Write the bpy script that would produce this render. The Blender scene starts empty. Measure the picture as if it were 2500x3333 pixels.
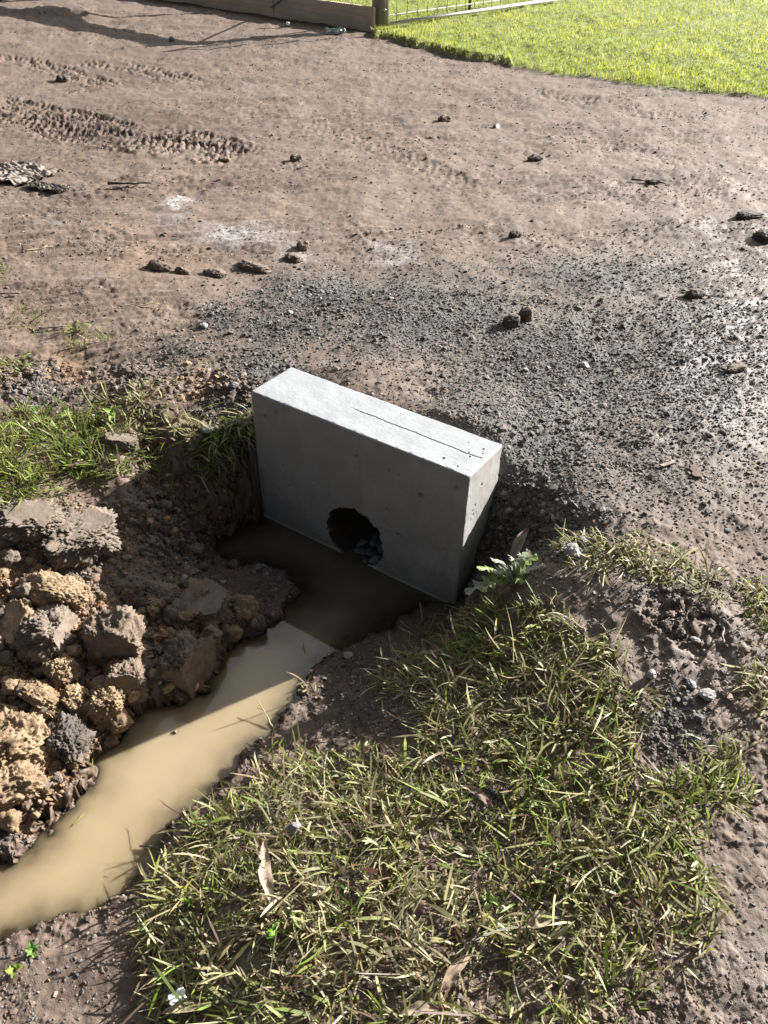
import bpy, bmesh, math, random
import numpy as np
from mathutils import Vector, Matrix

# ------------------------------------------------------------------ camera, world, sun, exposure
SC = bpy.context.scene
COL = SC.collection
PITCH, ROLL, CAMZ = 0.6735, 0.0261, 1.467
FD = 1.0431 * 1659.0                 # focal length in units of the 1659 x 2212 view used for measuring
SUN_AZ, SUN_EL = 58.0, 24.0          # where the sun stands (clockwise from +y), degrees

_cx, _sx = math.cos(PITCH), math.sin(PITCH)
_f = np.array([0, _cx, -_sx]); _u = np.array([0, _sx, _cx]); _r = np.array([1.0, 0, 0])
_r2 = math.cos(ROLL) * _r + math.sin(ROLL) * _u
_u2 = -math.sin(ROLL) * _r + math.cos(ROLL) * _u
CAM = np.array([0, 0, CAMZ])
cam_d = bpy.data.cameras.new('camera')
cam = bpy.data.objects.new('camera', cam_d); COL.objects.link(cam)
cam.matrix_world = Matrix(((_r2[0], _u2[0], -_f[0], 0), (_r2[1], _u2[1], -_f[1], 0), (_r2[2], _u2[2], -_f[2], CAMZ), (0, 0, 0, 1)))
cam_d.sensor_fit = 'VERTICAL'; cam_d.sensor_height = 36.0
cam_d.lens = 1.0431 * 2500 / 3333 * 36
cam_d.clip_start = 0.05; cam_d.clip_end = 2000
SC.camera = cam

W = bpy.data.worlds.new('World'); SC.world = W; W.use_nodes = True
nt = W.node_tree; nt.nodes.clear()
sky = nt.nodes.new('ShaderNodeTexSky'); sky.sky_type = 'NISHITA'; sky.sun_disc = False
sky.sun_elevation = math.radians(SUN_EL); sky.sun_rotation = math.radians(SUN_AZ)
sky.air_density = 0.8; sky.dust_density = 4.0; sky.ozone_density = 1.0
bg = nt.nodes.new('ShaderNodeBackground'); bg.inputs['Strength'].default_value = 0.05
wo = nt.nodes.new('ShaderNodeOutputWorld')
hs = nt.nodes.new('ShaderNodeHueSaturation'); hs.inputs['Saturation'].default_value = .5; hs.inputs['Value'].default_value = .5
nt.links.new(sky.outputs[0], hs.inputs['Color']); 
_tc = nt.nodes.new('ShaderNodeTexCoord'); _nz = nt.nodes.new('ShaderNodeTexNoise'); _nz.inputs['Scale'].default_value = 1.6; _nz.inputs['Detail'].default_value = 5
nt.links.new(_tc.outputs['Generated'], _nz.inputs['Vector'])
_dt = nt.nodes.new('ShaderNodeVectorMath'); _dt.operation = 'DOT_PRODUCT'; _dt.inputs[1].default_value = (.12, .68, .72)
nt.links.new(_tc.outputs['Generated'], _dt.inputs[0])
_ad = nt.nodes.new('ShaderNodeMath'); _ad.operation = 'MULTIPLY_ADD'; _ad.inputs[1].default_value = .35; nt.links.new(_nz.outputs[0], _ad.inputs[0]); nt.links.new(_dt.outputs['Value'], _ad.inputs[2])
_mr = nt.nodes.new('ShaderNodeMapRange'); _mr.interpolation_type = 'SMOOTHSTEP'; _mr.inputs['From Min'].default_value = .98; _mr.inputs['From Max'].default_value = 1.14
nt.links.new(_ad.outputs[0], _mr.inputs['Value'])
_mx = nt.nodes.new('ShaderNodeMix'); _mx.data_type = 'RGBA'; nt.links.new(_mr.outputs[0], _mx.inputs[0]); nt.links.new(hs.outputs[0], _mx.inputs[6]); _mx.inputs[7].default_value = (10, 10.3, 10.8, 1)  # bright white cloud patch added to the unseen sky for the water to reflect
nt.links.new(_mx.outputs[2], bg.inputs[0]); nt.links.new(bg.outputs[0], wo.inputs[0])

sd = bpy.data.lights.new('sun', 'SUN'); sd.energy = 5.0; sd.angle = math.radians(0.5); sd.color = (1.0, 0.972, 0.93)
so = bpy.data.objects.new('sun', sd); COL.objects.link(so)
_e, _a = math.radians(SUN_EL), math.radians(SUN_AZ)
SUND = Vector((-math.sin(_a) * math.cos(_e), -math.cos(_a) * math.cos(_e), -math.sin(_e)))
so.rotation_euler = SUND.to_track_quat('-Z', 'Y').to_euler(); so.location = (6, 4, 6)

SC.view_settings.view_transform = 'Standard'; SC.view_settings.look = 'None'
SC.view_settings.gamma = 1.0; SC.view_settings.exposure = 1.8
SC.cycles.max_bounces = 8; SC.cycles.transparent_max_bounces = 12
SC.cycles.caustics_reflective = False; SC.cycles.caustics_refractive = False

RNG = np.random.default_rng(7)
random.seed(7)

# ------------------------------------------------------------------ measuring helpers
def unproj(px, py, z):
    px = np.asarray(px, float); py = np.asarray(py, float); z = np.asarray(z, float)
    a = (px - 829.5) / FD; b = -(py - 1105.8) / FD
    d = a[..., None] * _r2 + b[..., None] * _u2 + _f
    t = (z - CAMZ) / d[..., 2]
    return CAM + t[..., None] * d
def project(x, y, z):
    d = np.stack([np.asarray(x, float), np.asarray(y, float), np.asarray(z, float) - CAMZ], -1)
    dep = np.maximum(d @ _f, 1e-3)
    return 829.5 + FD * (d @ _r2) / dep, 1105.8 - FD * (d @ _u2) / dep, d @ _f

# ------------------------------------------------------------------ noise
def _hash(*ks):
    h = np.zeros(np.broadcast(*ks).shape, np.uint32) + np.uint32(0x9E3779B9)
    for k in ks:
        h ^= np.asarray(k).astype(np.int64).astype(np.uint32)
        h *= np.uint32(0x85EBCA6B); h ^= h >> np.uint32(13); h *= np.uint32(0xC2B2AE35); h ^= h >> np.uint32(16)
    return h
def _h01(*ks): return _hash(*ks).astype(np.float64) / 4294967295.0
def perlin(x, y, seed=0):
    ix = np.floor(x); iy = np.floor(y); fx = x - ix; fy = y - iy
    ix = ix.astype(np.int64); iy = iy.astype(np.int64)
    u = fx ** 3 * (fx * (fx * 6 - 15) + 10); v = fy ** 3 * (fy * (fy * 6 - 15) + 10)
    def g(i, j):
        a = _h01(ix + i, iy + j, seed) * (2 * math.pi)
        return np.cos(a) * (fx - i) + np.sin(a) * (fy - j)
    return 1.5 * ((g(0, 0) * (1 - u) + g(1, 0) * u) * (1 - v) + (g(0, 1) * (1 - u) + g(1, 1) * u) * v)
def fbm(x, y, octs, seed=0, gain=0.5):
    s = 0.0; a = 1.0
    for o in range(octs):
        s = s + a * perlin(x * 2 ** o + 17.3 * o, y * 2 ** o - 9.1 * o, seed + o); a *= gain
    return s
def perlin3(p, seed=0):
    i = np.floor(p).astype(np.int64); f = p - i
    w = f ** 3 * (f * (f * 6 - 15) + 10)
    s = 0.0
    for a in (0, 1):
        for b in (0, 1):
            for c in (0, 1):
                k = _hash(i[:, 0] + a, i[:, 1] + b, i[:, 2] + c, seed)
                th = (k & np.uint32(0xFFFF)) / 65535.0 * 2 * math.pi; ph = (k >> np.uint32(16)) / 65535.0 * 2 - 1
                r = np.sqrt(1 - ph * ph)
                g = r * np.cos(th) * (f[:, 0] - a) + r * np.sin(th) * (f[:, 1] - b) + ph * (f[:, 2] - c)
                s = s + g * np.where(a, w[:, 0], 1 - w[:, 0]) * np.where(b, w[:, 1], 1 - w[:, 1]) * np.where(c, w[:, 2], 1 - w[:, 2])
    return 1.5 * s
def fbm3(p, octs, seed=0, gain=0.5):
    s = 0.0; a = 1.0
    for o in range(octs): s = s + a * perlin3(p * 2 ** o + 5.7 * o, seed + o); a *= gain
    return s
def worley(x, y, seed=0):
    """distance to the nearest and second nearest jittered cell point, and a random value of the nearest"""
    ix = np.floor(x).astype(np.int64); iy = np.floor(y).astype(np.int64)
    d1 = np.full(x.shape, 9.0); d2 = np.full(x.shape, 9.0); rv = np.zeros(x.shape)
    for i in (-1, 0, 1):
        for j in (-1, 0, 1):
            a = ix + i; b = iy + j
            px = a + _h01(a, b, seed); py = b + _h01(a, b, seed + 77)
            d = np.hypot(px - x, py - y)
            n = d < d1
            d2 = np.where(n, d1, np.minimum(d2, d)); rv = np.where(n, _h01(a, b, seed + 31), rv); d1 = np.where(n, d, d1)
    return d1, d2, rv
def sstep(a, b, x):
    t = np.clip((x - a) / (b - a), 0, 1); return t * t * (3 - 2 * t)

# ------------------------------------------------------------------ the block's own frame
YAW = 0.5788
BL, BT, BH = 0.9, 0.228, 0.63
BX = np.array([math.cos(-YAW), math.sin(-YAW)]); BY = np.array([-math.sin(-YAW), math.cos(-YAW)])
BO = np.array([-0.491, 2.515])
def to_block(x, y):
    dx = x - BO[0]; dy = y - BO[1]
    return dx * BX[0] + dy * BX[1], dx * BY[0] + dy * BY[1]
WATER = -0.575

# ------------------------------------------------------------------ terrain
CP = [ # (px, py, height)
 (300,500,-.06),(829,500,-.07),(1300,500,-.08),(1659,500,-.09),(0,500,-.06),
 (500,640,-.07),(829,650,-.07),(1200,650,-.08),(1600,700,-.1),(620,740,-.07),(800,790,-.05),(960,850,-.05),
 (1150,850,-.09),(1300,900,-.1),(1659,900,-.12),(1120,960,-.08),(1210,1000,-.12),(1659,1200,-.16),(1400,1100,-.13),
 (1210,1110,-.165),(1145,1105,-.225),(1110,1150,-.30),(1165,1170,-.27),(1080,1205,-.40),(1130,1222,-.31),(1195,1195,-.20),(1010,1280,-.53),(1250,1160,-.17),
 (1085,1262,-.38),(1160,1250,-.215),(1250,1260,-.19),(1330,1330,-.205),(1090,1300,-.32),(1130,1290,-.25),(1180,1320,-.24),(1330,1420,-.24),(1500,1450,-.23),(1600,1400,-.2),(1659,1500,-.23),
 (1050,1350,-.37),(1100,1380,-.30),(1160,1400,-.27),(950,1450,-.42),(900,1520,-.43),(1200,1600,-.31),(1400,1600,-.29),(1500,1700,-.29),(1659,1800,-.30),
 (1000,1850,-.37),(1300,2000,-.345),(700,1850,-.41),(600,2000,-.42),(800,2200,-.41),(1659,2200,-.34),(1200,2200,-.37),
 (430,2000,-.49),(300,2100,-.53),(100,2150,-.54),(0,2212,-.54),
 (800,1450,-.51),(700,1540,-.53),(600,1680,-.505),(450,1830,-.505),
 (0,1000,-.17),(100,980,-.17),(50,900,-.15),(250,950,-.17),(190,1060,-.25),
 (0,1100,-.22),(100,1150,-.28),(250,1150,-.33),(400,1080,-.36),(350,1180,-.41),(440,1150,-.5),
 (450,1270,-.5),(540,1275,-.545),(500,1340,-.52),(300,1300,-.43),(100,1300,-.37),(0,1250,-.32),(0,1400,-.4),(120,1450,-.46),(260,1440,-.48),
 (400,1430,-.53),(180,1560,-.53),(0,1550,-.47),(80,1650,-.54),(0,1700,-.53),
 (0,780,-.1),(200,700,-.07),(130,640,-.05),(350,800,-.1),(250,850,-.13),(100,800,-.13),
]
WCP = [(-.95,2.7,-.105),(-.8,2.7,-.10),(-.65,2.72,-.11),(-.52,2.74,-.11),(-.62,2.58,-.18),(-.53,2.62,-.165),(-.75,2.5,-.18),(-.9,2.5,-.145),(-.9,2.36,-.19),(-.78,2.4,-.205),(-.85,2.24,-.27),(-1.0,2.3,-.215),(-.6,2.48,-.28),(-.47,2.6,-.2)]
BLOCK_CP = [(0.0, .30, -.07), (.2, .26, -.055), (.4, .26, -.055), (.6, .26, -.06), (.75, .26, -.08), (.88, .26, -.12), (1.0, .3, -.145), (.95, .2, -.23), (-.06, .26, -.10), (1.12, .2, -.19), (1.04, .05, -.36), (.94, .05, -.45), (.0, .45, -.07), (.5, .45, -.06), (1, .45, -.10)]
SHORE = [(565,1118),(520,1133),(470,1170),(452,1192),(500,1222),(575,1228),(628,1252),(640,1285),(605,1335),(560,1372),(500,1392),(470,1440),(440,1492),(390,1515),
 (310,1532),(262,1592),(192,1642),(185,1700),(120,1762),(70,1830),(0,1872),(-120,1960),(-120,2120),(0,2040),(50,2012),(120,1990),(220,1962),(290,1922),
 (322,1880),(335,1850),(372,1790),(480,1702),(540,1622),(600,1570),(650,1490),(692,1440),(760,1395),(880,1335),(962,1296)]
_sh = unproj([s[0] for s in SHORE], [s[1] for s in SHORE], WATER)[:, :2]
_bk = [BO + BX * .88 + BY * .1, BO + BX * .02 + BY * .1]
POND = np.vstack([_sh, np.array(_bk)])
def pond_sd(x, y):
    """signed distance to the pond outline, positive inside"""
    d = np.full(x.shape, 99.0); ins = np.zeros(x.shape, bool)
    n = len(POND)
    for i in range(n):
        ax, ay = POND[i]; bx, by = POND[(i + 1) % n]
        ex, ey = bx - ax, by - ay
        t = np.clip(((x - ax) * ex + (y - ay) * ey) / (ex * ex + ey * ey + 1e-12), 0, 1)
        d = np.minimum(d, np.hypot(x - ax - t * ex, y - ay - t * ey))
        c = ((ay > y) != (by > y)) & (x < (bx - ax) * (y - ay) / (by - ay + 1e-15) + ax)
        ins ^= c
    return np.where(ins, d, -d)
_cp = np.array(CP, float)
_cw = unproj(_cp[:, 0], _cp[:, 1], _cp[:, 2])[:, :2]; _cz = _cp[:, 2]
_wc = np.array(WCP); _cw = np.vstack([_cw, _wc[:, :2]]); _cz = np.r_[_cz, _wc[:, 2]]
_ss = _sh[::2]
_bp = np.array([BO + BX * u + BY * v for u, v, z in BLOCK_CP]); _cw = np.vstack([_cw, _bp]); _cz = np.r_[_cz, [b[2] for b in BLOCK_CP]]
_cw = np.vstack([_cw, [[-3, 0], [3, 0], [-3, -1.5], [3, -1.5], [0, -1.5], [0, 0], [-1.4, 1.0], [3, 2], [-3, 2], [-3, 4], [3, 4], [0, 5], [-3, 6], [3, 6]]])
_cz = np.r_[_cz, [-.5, -.34, -.5, -.34, -.5, -.5, -.5, -.2, -.2, -.06, -.1, -.07, -.06, -.09]]
def _K(r2): return np.where(r2 > 0, 0.5 * r2 * np.log(r2 + 1e-12), 0)
_n = len(_cz)
_A = np.zeros((_n + 3, _n + 3))
_A[:_n, :_n] = _K(((_cw[:, None] - _cw[None]) ** 2).sum(-1)) + np.eye(_n) * 1e-4
_A[:_n, _n] = 1; _A[:_n, _n + 1:] = _cw; _A[_n:, :_n] = _A[:_n, _n:].T
_tw = np.linalg.solve(_A, np.r_[_cz, 0, 0, 0])
LAWN_EDGE = unproj([835, 900, 1000, 1120, 1250, 1400, 1520, 1659], [78, 97, 118, 140, 158, 178, 190, 203], -.03)[:, :2]
_lax = np.r_[-40, -0.35, LAWN_EDGE[:, 0], 14, 60]; 
_lay = np.r_[43, LAWN_EDGE[0, 1] + .1, LAWN_EDGE[:, 1], 2.6, -10]
FENCE_A = np.array([-0.274, 11.40]); FENCE_B = np.array([-3.30, 13.80])
FDIR = (FENCE_B - FENCE_A) / np.linalg.norm(FENCE_B - FENCE_A)
def lawn_sd(x, y):
    e = np.interp(x, _lax, _lay)
    e = np.where(x < -.3, FENCE_A[1] + .06 + (x - FENCE_A[0]) * FDIR[1] / FDIR[0], e)
    return (y - e - .07 * perlin(x * 2.3, y * .7, 91) - .06 * perlin(x * 9, y * 7, 92) - .04 * perlin(x * 23, y * 19, 93)) * .85
def blob(px, py, lst):
    m = np.zeros(px.shape)
    for (cx, cy, rx, ry, s) in lst:
        m = np.maximum(m, s * np.exp(-(((px - cx) / rx) ** 2 + ((py - cy) / ry) ** 2) * 1.2))
    return m
GRAVEL = [(860,1520,150,50,.6),(930,690,300,110,.95),(1230,800,330,170,1),(1120,960,240,170,1.1),(700,640,170,60,1),(620,700,150,60,.9),(1150,1120,190,90,1.2),(480,690,60,40,.9),(1300,600,260,60,.8),
 (1480,800,260,250,.8),(1400,1010,240,120,.55),(560,790,110,60,.9),(480,880,70,40,.7),(400,770,90,40,.6),(1450,1570,60,90,.9),(1430,1290,120,40,.45),(90,860,70,40,.8),(320,1130,70,40,.9),(420,1200,80,40,.8),(600,1260,50,30,.6),
 (760,1430,90,40,.7),(1000,1330,100,35,.5),(110,1350,70,150,.35),(1070,1730,70,40,.7),(1600,1000,120,160,.35)]
WHITE = [(525,510,105,22,.95),(640,545,60,18,.5),(850,545,52,16,1),(385,432,24,12,1),(370,470,30,8,.4),(200,610,40,10,.3),(120,480,25,8,.4)]
CLAY = [(90,1400,240,170,.9),(60,1650,140,160,1),(230,1560,120,110,.8),(430,1430,120,80,.7),(470,1080,90,60,.9),(200,1180,150,90,.5),(330,1380,130,120,.6),(430,830,70,45,.7),(160,790,60,45,.6),(20,1240,60,90,.9),(350,560,160,40,.3)]
HEAP = [(390,1120,150,80,.75),(80,1380,220,180,1),(60,1650,150,150,1),(250,1480,160,110,1),(420,1350,160,90,.8),(150,1180,170,70,.8),(380,1180,120,60,.7),(60,830,110,45,.5),(300,830,140,40,.35),(480,840,100,35,.5)]
MUDDY = [(1650,2020,110,240,1),(200,2130,330,110,1),(1330,1370,170,110,.9),(1500,1440,170,90,1),(1620,1850,120,120,.8),(1620,2150,160,120,.7),(1330,1270,120,50,.6),(860,1540,180,60,.4),(1540,1650,90,150,.5)]
# tyre tracks: (px,py -> px,py, half width, lug pitch, depth)
TRACKS = [((-260,222),(0,262),(250,302),(540,342),.21,.06,.024,3),((-260,170),(0,222),(180,258),(340,300),.18,.06,.022,5),((290,282),(370,283),(450,306),(560,338),.16,.06,.022,6),
          ((150,135),(260,142),(330,155),(430,182),.16,.07,.02,7),((-160,110),(60,130),(170,165),(260,195),.14,.07,.02,8),
          ((1330,1310),(1420,1370),(1500,1430),(1560,1500),.085,.05,.022,9),((1540,1780),(1600,1840),(1660,1890),(1720,1930),.09,.045,.02,11),
          ((620,250),(760,300),(900,350),(1050,420),.12,.09,.006,12),((1050,185),(1200,205),(1350,232),(1500,260),.14,.10,.010,13),((1250,300),(1350,320),(1450,345),(1560,375),.12,.1,.007,14)]
_tr = []
for t in TRACKS:
    z = -.3 if t[0][1] > 1000 else -.07
    pts = unproj([p[0] for p in t[:4]], [p[1] for p in t[:4]], z)[:, :2]
    fine = []
    for k in range(3):
        for s in np.linspace(0, 1, 6)[:-1]: fine.append(pts[k] * (1 - s) + pts[k + 1] * s)
    fine.append(pts[3]); fine = np.array(fine)
    for _ in range(3): fine[1:-1] = .25 * fine[:-2] + .5 * fine[1:-1] + .25 * fine[2:]
    _tr.append((fine, t[4], t[5], t[6], t[7]))
def ground_coarse(x, y):
    h = np.full(x.shape, _tw[_n]) + _tw[_n + 1] * x + _tw[_n + 2] * y
    for i in range(_n):
        h += _tw[i] * _K((x - _cw[i, 0]) ** 2 + (y - _cw[i, 1]) ** 2)
    far = sstep(2.6, 4.4, np.hypot(x * .9, (y - 1.4) * .9))
    flat = np.where(y > 3, -.07, np.where(x > 0, -.07 - .25 * sstep(3, .6, y), -.07 - .43 * sstep(3, .6, y)))
    h = np.clip(h, -.62, -.03) * (1 - far) + flat * far
    psd = pond_sd(x, y)
    near = y < 5.0
    jag = .016 * fbm(x * 16, y * 16, 3, 5)
    psd = psd + jag
    outside = WATER + .003 + np.clip(-psd, 0, .1) * .3
    h = np.where(near & (psd <= 0), np.maximum(h, outside), h)
    kk = 1.2 + 5.0 * np.exp(-(((x + .52) / .2) ** 2 + ((y - 2.56) / .17) ** 2))
    u_, v_ = to_block(x, y); kk = np.where(((v_ > -.01) & (u_ > -.03)) | (v_ > .06), 60.0, kk)
    h = np.where(near & (psd <= 0), np.minimum(h, WATER + .006 + np.clip(-psd, 0, 9) * kk), h)
    inside = WATER - .003 - np.minimum(psd * .32 + psd * psd * 2.0, .17)
    return np.where(near & (psd > 0), inside, h), psd, near
def wheel_path(x, y):
    return sstep(.02, .45, fbm((x * .86 + y * .2) * .55, (y - x * .28) * 1.9, 3, 131) + .1) * (y > 2.5)
def ground_parts(x, y):
    """height without and with fine relief, and the masks the material uses"""
    x = np.asarray(x, float); y = np.asarray(y, float)
    shp = x.shape; x = x.ravel(); y = y.ravel()
    h, psd, near = ground_coarse(x, y)
    # lawn step
    ls = lawn_sd(x, y)
    lawn = sstep(-.02, .06, ls) * (y > 4)
    px, py, dep = project(x, y, h)
    jx = px + 22 * fbm(x * 6, y * 6, 3, 41); jy = py + 16 * fbm(x * 6, y * 6, 3, 44)
    ok = (dep > .3)
    g = np.clip(blob(jx, jy, GRAVEL) * ok, 0, 1) * (1 - lawn)
    wht = blob(jx + 14 * perlin(x * 20, y * 20, 3), jy, WHITE) * ok
    cl = blob(jx, jy, CLAY) * ok
    hp = blob(jx, jy, HEAP) * ok
    md = blob(jx, jy, MUDDY) * ok
    heap = hp * (psd < .0)
    road = np.clip(1 - np.maximum(heap, md) - lawn, 0, 1)
    # coarse relief
    r = .014 * fbm(x * 2.2, y * 2.2, 3, 11) + .004 * fbm(x * 9, y * 9, 2, 15)
    streak = fbm((x * .83 + y * .25) * 2.5, (y - x * .3) * 16, 4, 21, .6)
    r += road * .009 * (1 - .6 * wheel_path(x, y)) * streak * (y > 2.4)
    smooth = wheel_path(x, y)
    d1, d2, rv = worley(x * 26, y * 26, 51)
    crumb = np.sqrt(np.clip(1 - d1 * d1 * 1.9, 0, 1)) * (rv > .35) * rv
    patch = sstep(-.15, .45, fbm(x * 2.6, y * 3.4, 3, 61))
    r += road * (1 - .8 * np.clip(md, 0, 1)) * crumb * .005 * (1 - .8 * smooth) * (.25 + patch)
    d1, d2, rv = worley(x * 75, y * 75, 52)
    r += np.sqrt(np.clip(1 - d1 * d1 * 1.6, 0, 1)) * rv * (.003 + .0008 * g + .005 * heap) * (1 - .6 * md)
    # heaped clay: lumps with gaps
    d1, d2, rv = worley(x * 9 + .5 * perlin(x * 8, y * 8, 2), y * 9 + .5 * perlin(x * 8, y * 8, 4), 53)
    r += heap * (.022 + .06 * (rv - .35) * sstep(0, .25, d2 - d1) + .026 * fbm(x * 22, y * 22, 4, 71, .6))
    r += md * (np.where(y < 1.0, .004, .009) * fbm(x * 10, y * 10, 3, 75, .5) + .006 * (1 - 2.5 * np.abs(perlin(x * 13, y * 13, 76))) * (y > 1))
    near_bank = sstep(1.9, 1.4, y) * (1 - heap)
    r += near_bank * (1 - .85 * np.clip(md, 0, 1)) * .007 * fbm(x * 20, y * 20, 4, 79, .6)
    # tyre lugs
    for fine, hw, pitch, dep_, sd_ in _tr:
        lo = fine.min(0) - .5; hi = fine.max(0) + .5
        sel = np.where((x > lo[0]) & (x < hi[0]) & (y > lo[1]) & (y < hi[1]))[0]
        if not len(sel): continue
        xs, ys = x[sel], y[sel]
        best = np.full(xs.shape, 9.0); S = np.zeros(xs.shape); Tt = np.zeros(xs.shape); acc = 0
        for k in range(len(fine) - 1):
            a, b = fine[k], fine[k + 1]; e = b - a; ln = np.hypot(*e)
            t = np.clip(((xs - a[0]) * e[0] + (ys - a[1]) * e[1]) / ln ** 2, 0, 1)
            qx = xs - a[0] - t * e[0]; qy = ys - a[1] - t * e[1]; dd = np.hypot(qx, qy)
            sg = np.sign(e[0] * qy - e[1] * qx); n = dd < best
            best = np.where(n, dd, best); S = np.where(n, acc + t * ln, S); Tt = np.where(n, sg * dd, Tt); acc += ln
        S = S + .012 * fbm(xs * 12, ys * 12, 2, sd_); Tt = Tt + .012 * fbm(xs * 12, ys * 12, 2, sd_ + 5)
        ends = sstep(0, .3, S) * sstep(0, .3, acc - S)
        inr = sstep(hw, hw * .8, np.abs(Tt)) * ends
        row = np.floor(Tt / (hw * .36))
        ph = S / pitch + .5 * (row % 2) + .25 * np.abs(Tt) / hw * 2
        tri = np.abs((ph % 1) - .5) * 2
        lug = sstep(.3, .5, tri) * sstep(.06, .2, np.abs((Tt / (hw * .36)) % 1 - .0)) 
        keep = sstep(-.75, .1, fbm(xs * 3, ys * 3, 3, sd_ + 9))
        r[sel] += inr * keep * dep_ * (lug * (.75 + .4 * _h01(row, np.floor(ph), sd_)) - .95)
        r[sel] += dep_ * .7 * sstep(hw * .8, hw, np.abs(Tt)) * sstep(hw * 1.5, hw * 1.1, np.abs(Tt)) * ends * keep * sstep(-.1, .4, fbm(xs * 14, ys * 14, 2, sd_ + 3))
    r *= (1 - .75 * sstep(-.005, .05, psd))
    r = np.where((psd < .01) & (psd > -.08) & near, r + .4 * np.abs(r) * sstep(-.08, .0, psd), r)
    fineh = h + r
    fineh = np.where(near & (psd < -.012), np.maximum(fineh, WATER + .004), fineh)
    # dark ridge of earth far left, soil berm below the board
    fineh += .09 * np.exp(-((y - 12.0 + .25 * (x + 4.2)) / .22) ** 2) * sstep(-5.2, -4.6, x) * sstep(-3.6, -4.0, x) * (1 + .5 * perlin(x * 7, y * 7, 8))
    nf = (x - FENCE_A[0]) * (-FDIR[1]) + (y - FENCE_A[1]) * FDIR[0]
    nf = -nf if FDIR[0] > 0 else nf
    along = (x - FENCE_A[0]) * FDIR[0] + (y - FENCE_A[1]) * FDIR[1]
    # lawn
    lh = -.055 + .05 * sstep(.0, np.where(x < 1.2, .12, 1.6), ls) + .02 * fbm(x * 1.2, y * 1.2, 2, 33) + .02 * fbm(x * 6, y * 6, 2, 35)
    fineh = fineh * (1 - lawn) + lh * lawn
    # hollow for the block: the drop sits just behind its back face
    u, v = to_block(x, y)
    inb = (u > .012) & (u < BL - .012) & (v > -.02) & (v < BT - .015)
    fineh = np.where(inb, np.minimum(fineh, -.625), fineh)
    return [a.reshape(shp) for a in (h, fineh, g, wht, cl, np.maximum(heap, 0), md, lawn, psd)]
def ground_z(x, y):
    return ground_parts(np.atleast_1d(np.asarray(x, float)), np.atleast_1d(np.asarray(y, float)))[1]
def at(px, py, lift=0.0):
    """the spot of ground seen at (px, py)"""
    px = np.atleast_1d(np.asarray(px, float)); py = np.atleast_1d(np.asarray(py, float))
    z = np.full(px.shape, -.3)
    for _ in range(22):
        p = unproj(px, py, z); z = z * .45 + .55 * ground_coarse(p[:, 0], p[:, 1])[0]
    p = unproj(px, py, z); p[:, 2] = ground_z(p[:, 0], p[:, 1]) + lift
    return p

# ------------------------------------------------------------------ mesh helpers
def mesh_np(name, v, faces, mat=None, col=None, smooth=False, parent=None, uv=None):
    """faces: an int array (n,3) or (n,4), or a list of such arrays"""
    me = bpy.data.meshes.new(name)
    fl = faces if isinstance(faces, list) else [faces]
    fl = [np.asarray(f, np.int32) for f in fl if len(f)]
    v = np.asarray(v, np.float32)
    loops = np.concatenate([f.ravel() for f in fl]); sizes = np.concatenate([np.full(len(f), f.shape[1]) for f in fl])
    me.vertices.add(len(v)); me.vertices.foreach_set('co', v.ravel())
    me.loops.add(len(loops)); me.loops.foreach_set('vertex_index', loops)
    me.polygons.add(len(sizes)); me.polygons.foreach_set('loop_start', np.r_[0, np.cumsum(sizes)[:-1]].astype(np.int32))
    me.polygons.foreach_set('loop_total', sizes.astype(np.int32))
    me.polygons.foreach_set('use_smooth', np.full(len(sizes), smooth))
    me.update(calc_edges=True); me.validate()
    if col is not None:
        for nm, c in col.items():
            a = me.color_attributes.new(nm, 'FLOAT_COLOR', 'POINT')
            c = np.asarray(c, np.float32)
            if c.shape[1] == 3: c = np.c_[c, np.ones(len(c), np.float32)]
            a.data.foreach_set('color', c.ravel())
    if mat: me.materials.append(mat)
    o = bpy.data.objects.new(name, me); COL.objects.link(o)
    if parent: o.parent = parent
    return o
def tag(o, label=None, cat=None, group=None, kind=None):
    if label: o['label'] = label
    if cat: o['category'] = cat
    if group: o['group'] = group
    if kind: o['kind'] = kind
    return o
def empty(name, loc, rz=0.0):
    o = bpy.data.objects.new(name, None); COL.objects.link(o); o.location = loc; o.rotation_euler = (0, 0, rz)
    o.empty_display_size = .1
    return o
def ico(sub):
    bm = bmesh.new(); bmesh.ops.create_icosphere(bm, subdivisions=sub, radius=1)
    v = np.array([x.co[:] for x in bm.verts]); bm.verts.index_update()
    f = np.array([[l.index for l in p.verts] for p in bm.faces]); bm.free()
    return v, f
def tube(path, rad, n=8):
    path = np.asarray(path, float); m = len(path); rad = np.broadcast_to(rad, m)
    tg = np.gradient(path, axis=0); tg /= np.linalg.norm(tg, axis=1, keepdims=True) + 1e-12
    up = np.array([0, 0, 1.0]) if abs(tg[0, 2]) < .9 else np.array([1.0, 0, 0])
    s = np.cross(tg, up); s /= np.linalg.norm(s, axis=1, keepdims=True); b = np.cross(s, tg)
    an = np.arange(n) / n * 2 * math.pi
    v = path[:, None] + rad[:, None, None] * (np.cos(an)[None, :, None] * s[:, None] + np.sin(an)[None, :, None] * b[:, None])
    v = v.reshape(-1, 3); f = []
    for i in range(m - 1):
        for k in range(n):
            f.append((i * n + k, i * n + (k + 1) % n, (i + 1) * n + (k + 1) % n, (i + 1) * n + k))
    v = np.vstack([v, path[0], path[-1]]); t = []
    for k in range(n):
        t.append((m * n, (k + 1) % n, k)); t.append((m * n + 1, (m - 1) * n + k, (m - 1) * n + (k + 1) % n))
    return v, np.array(f), np.array(t)
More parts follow.
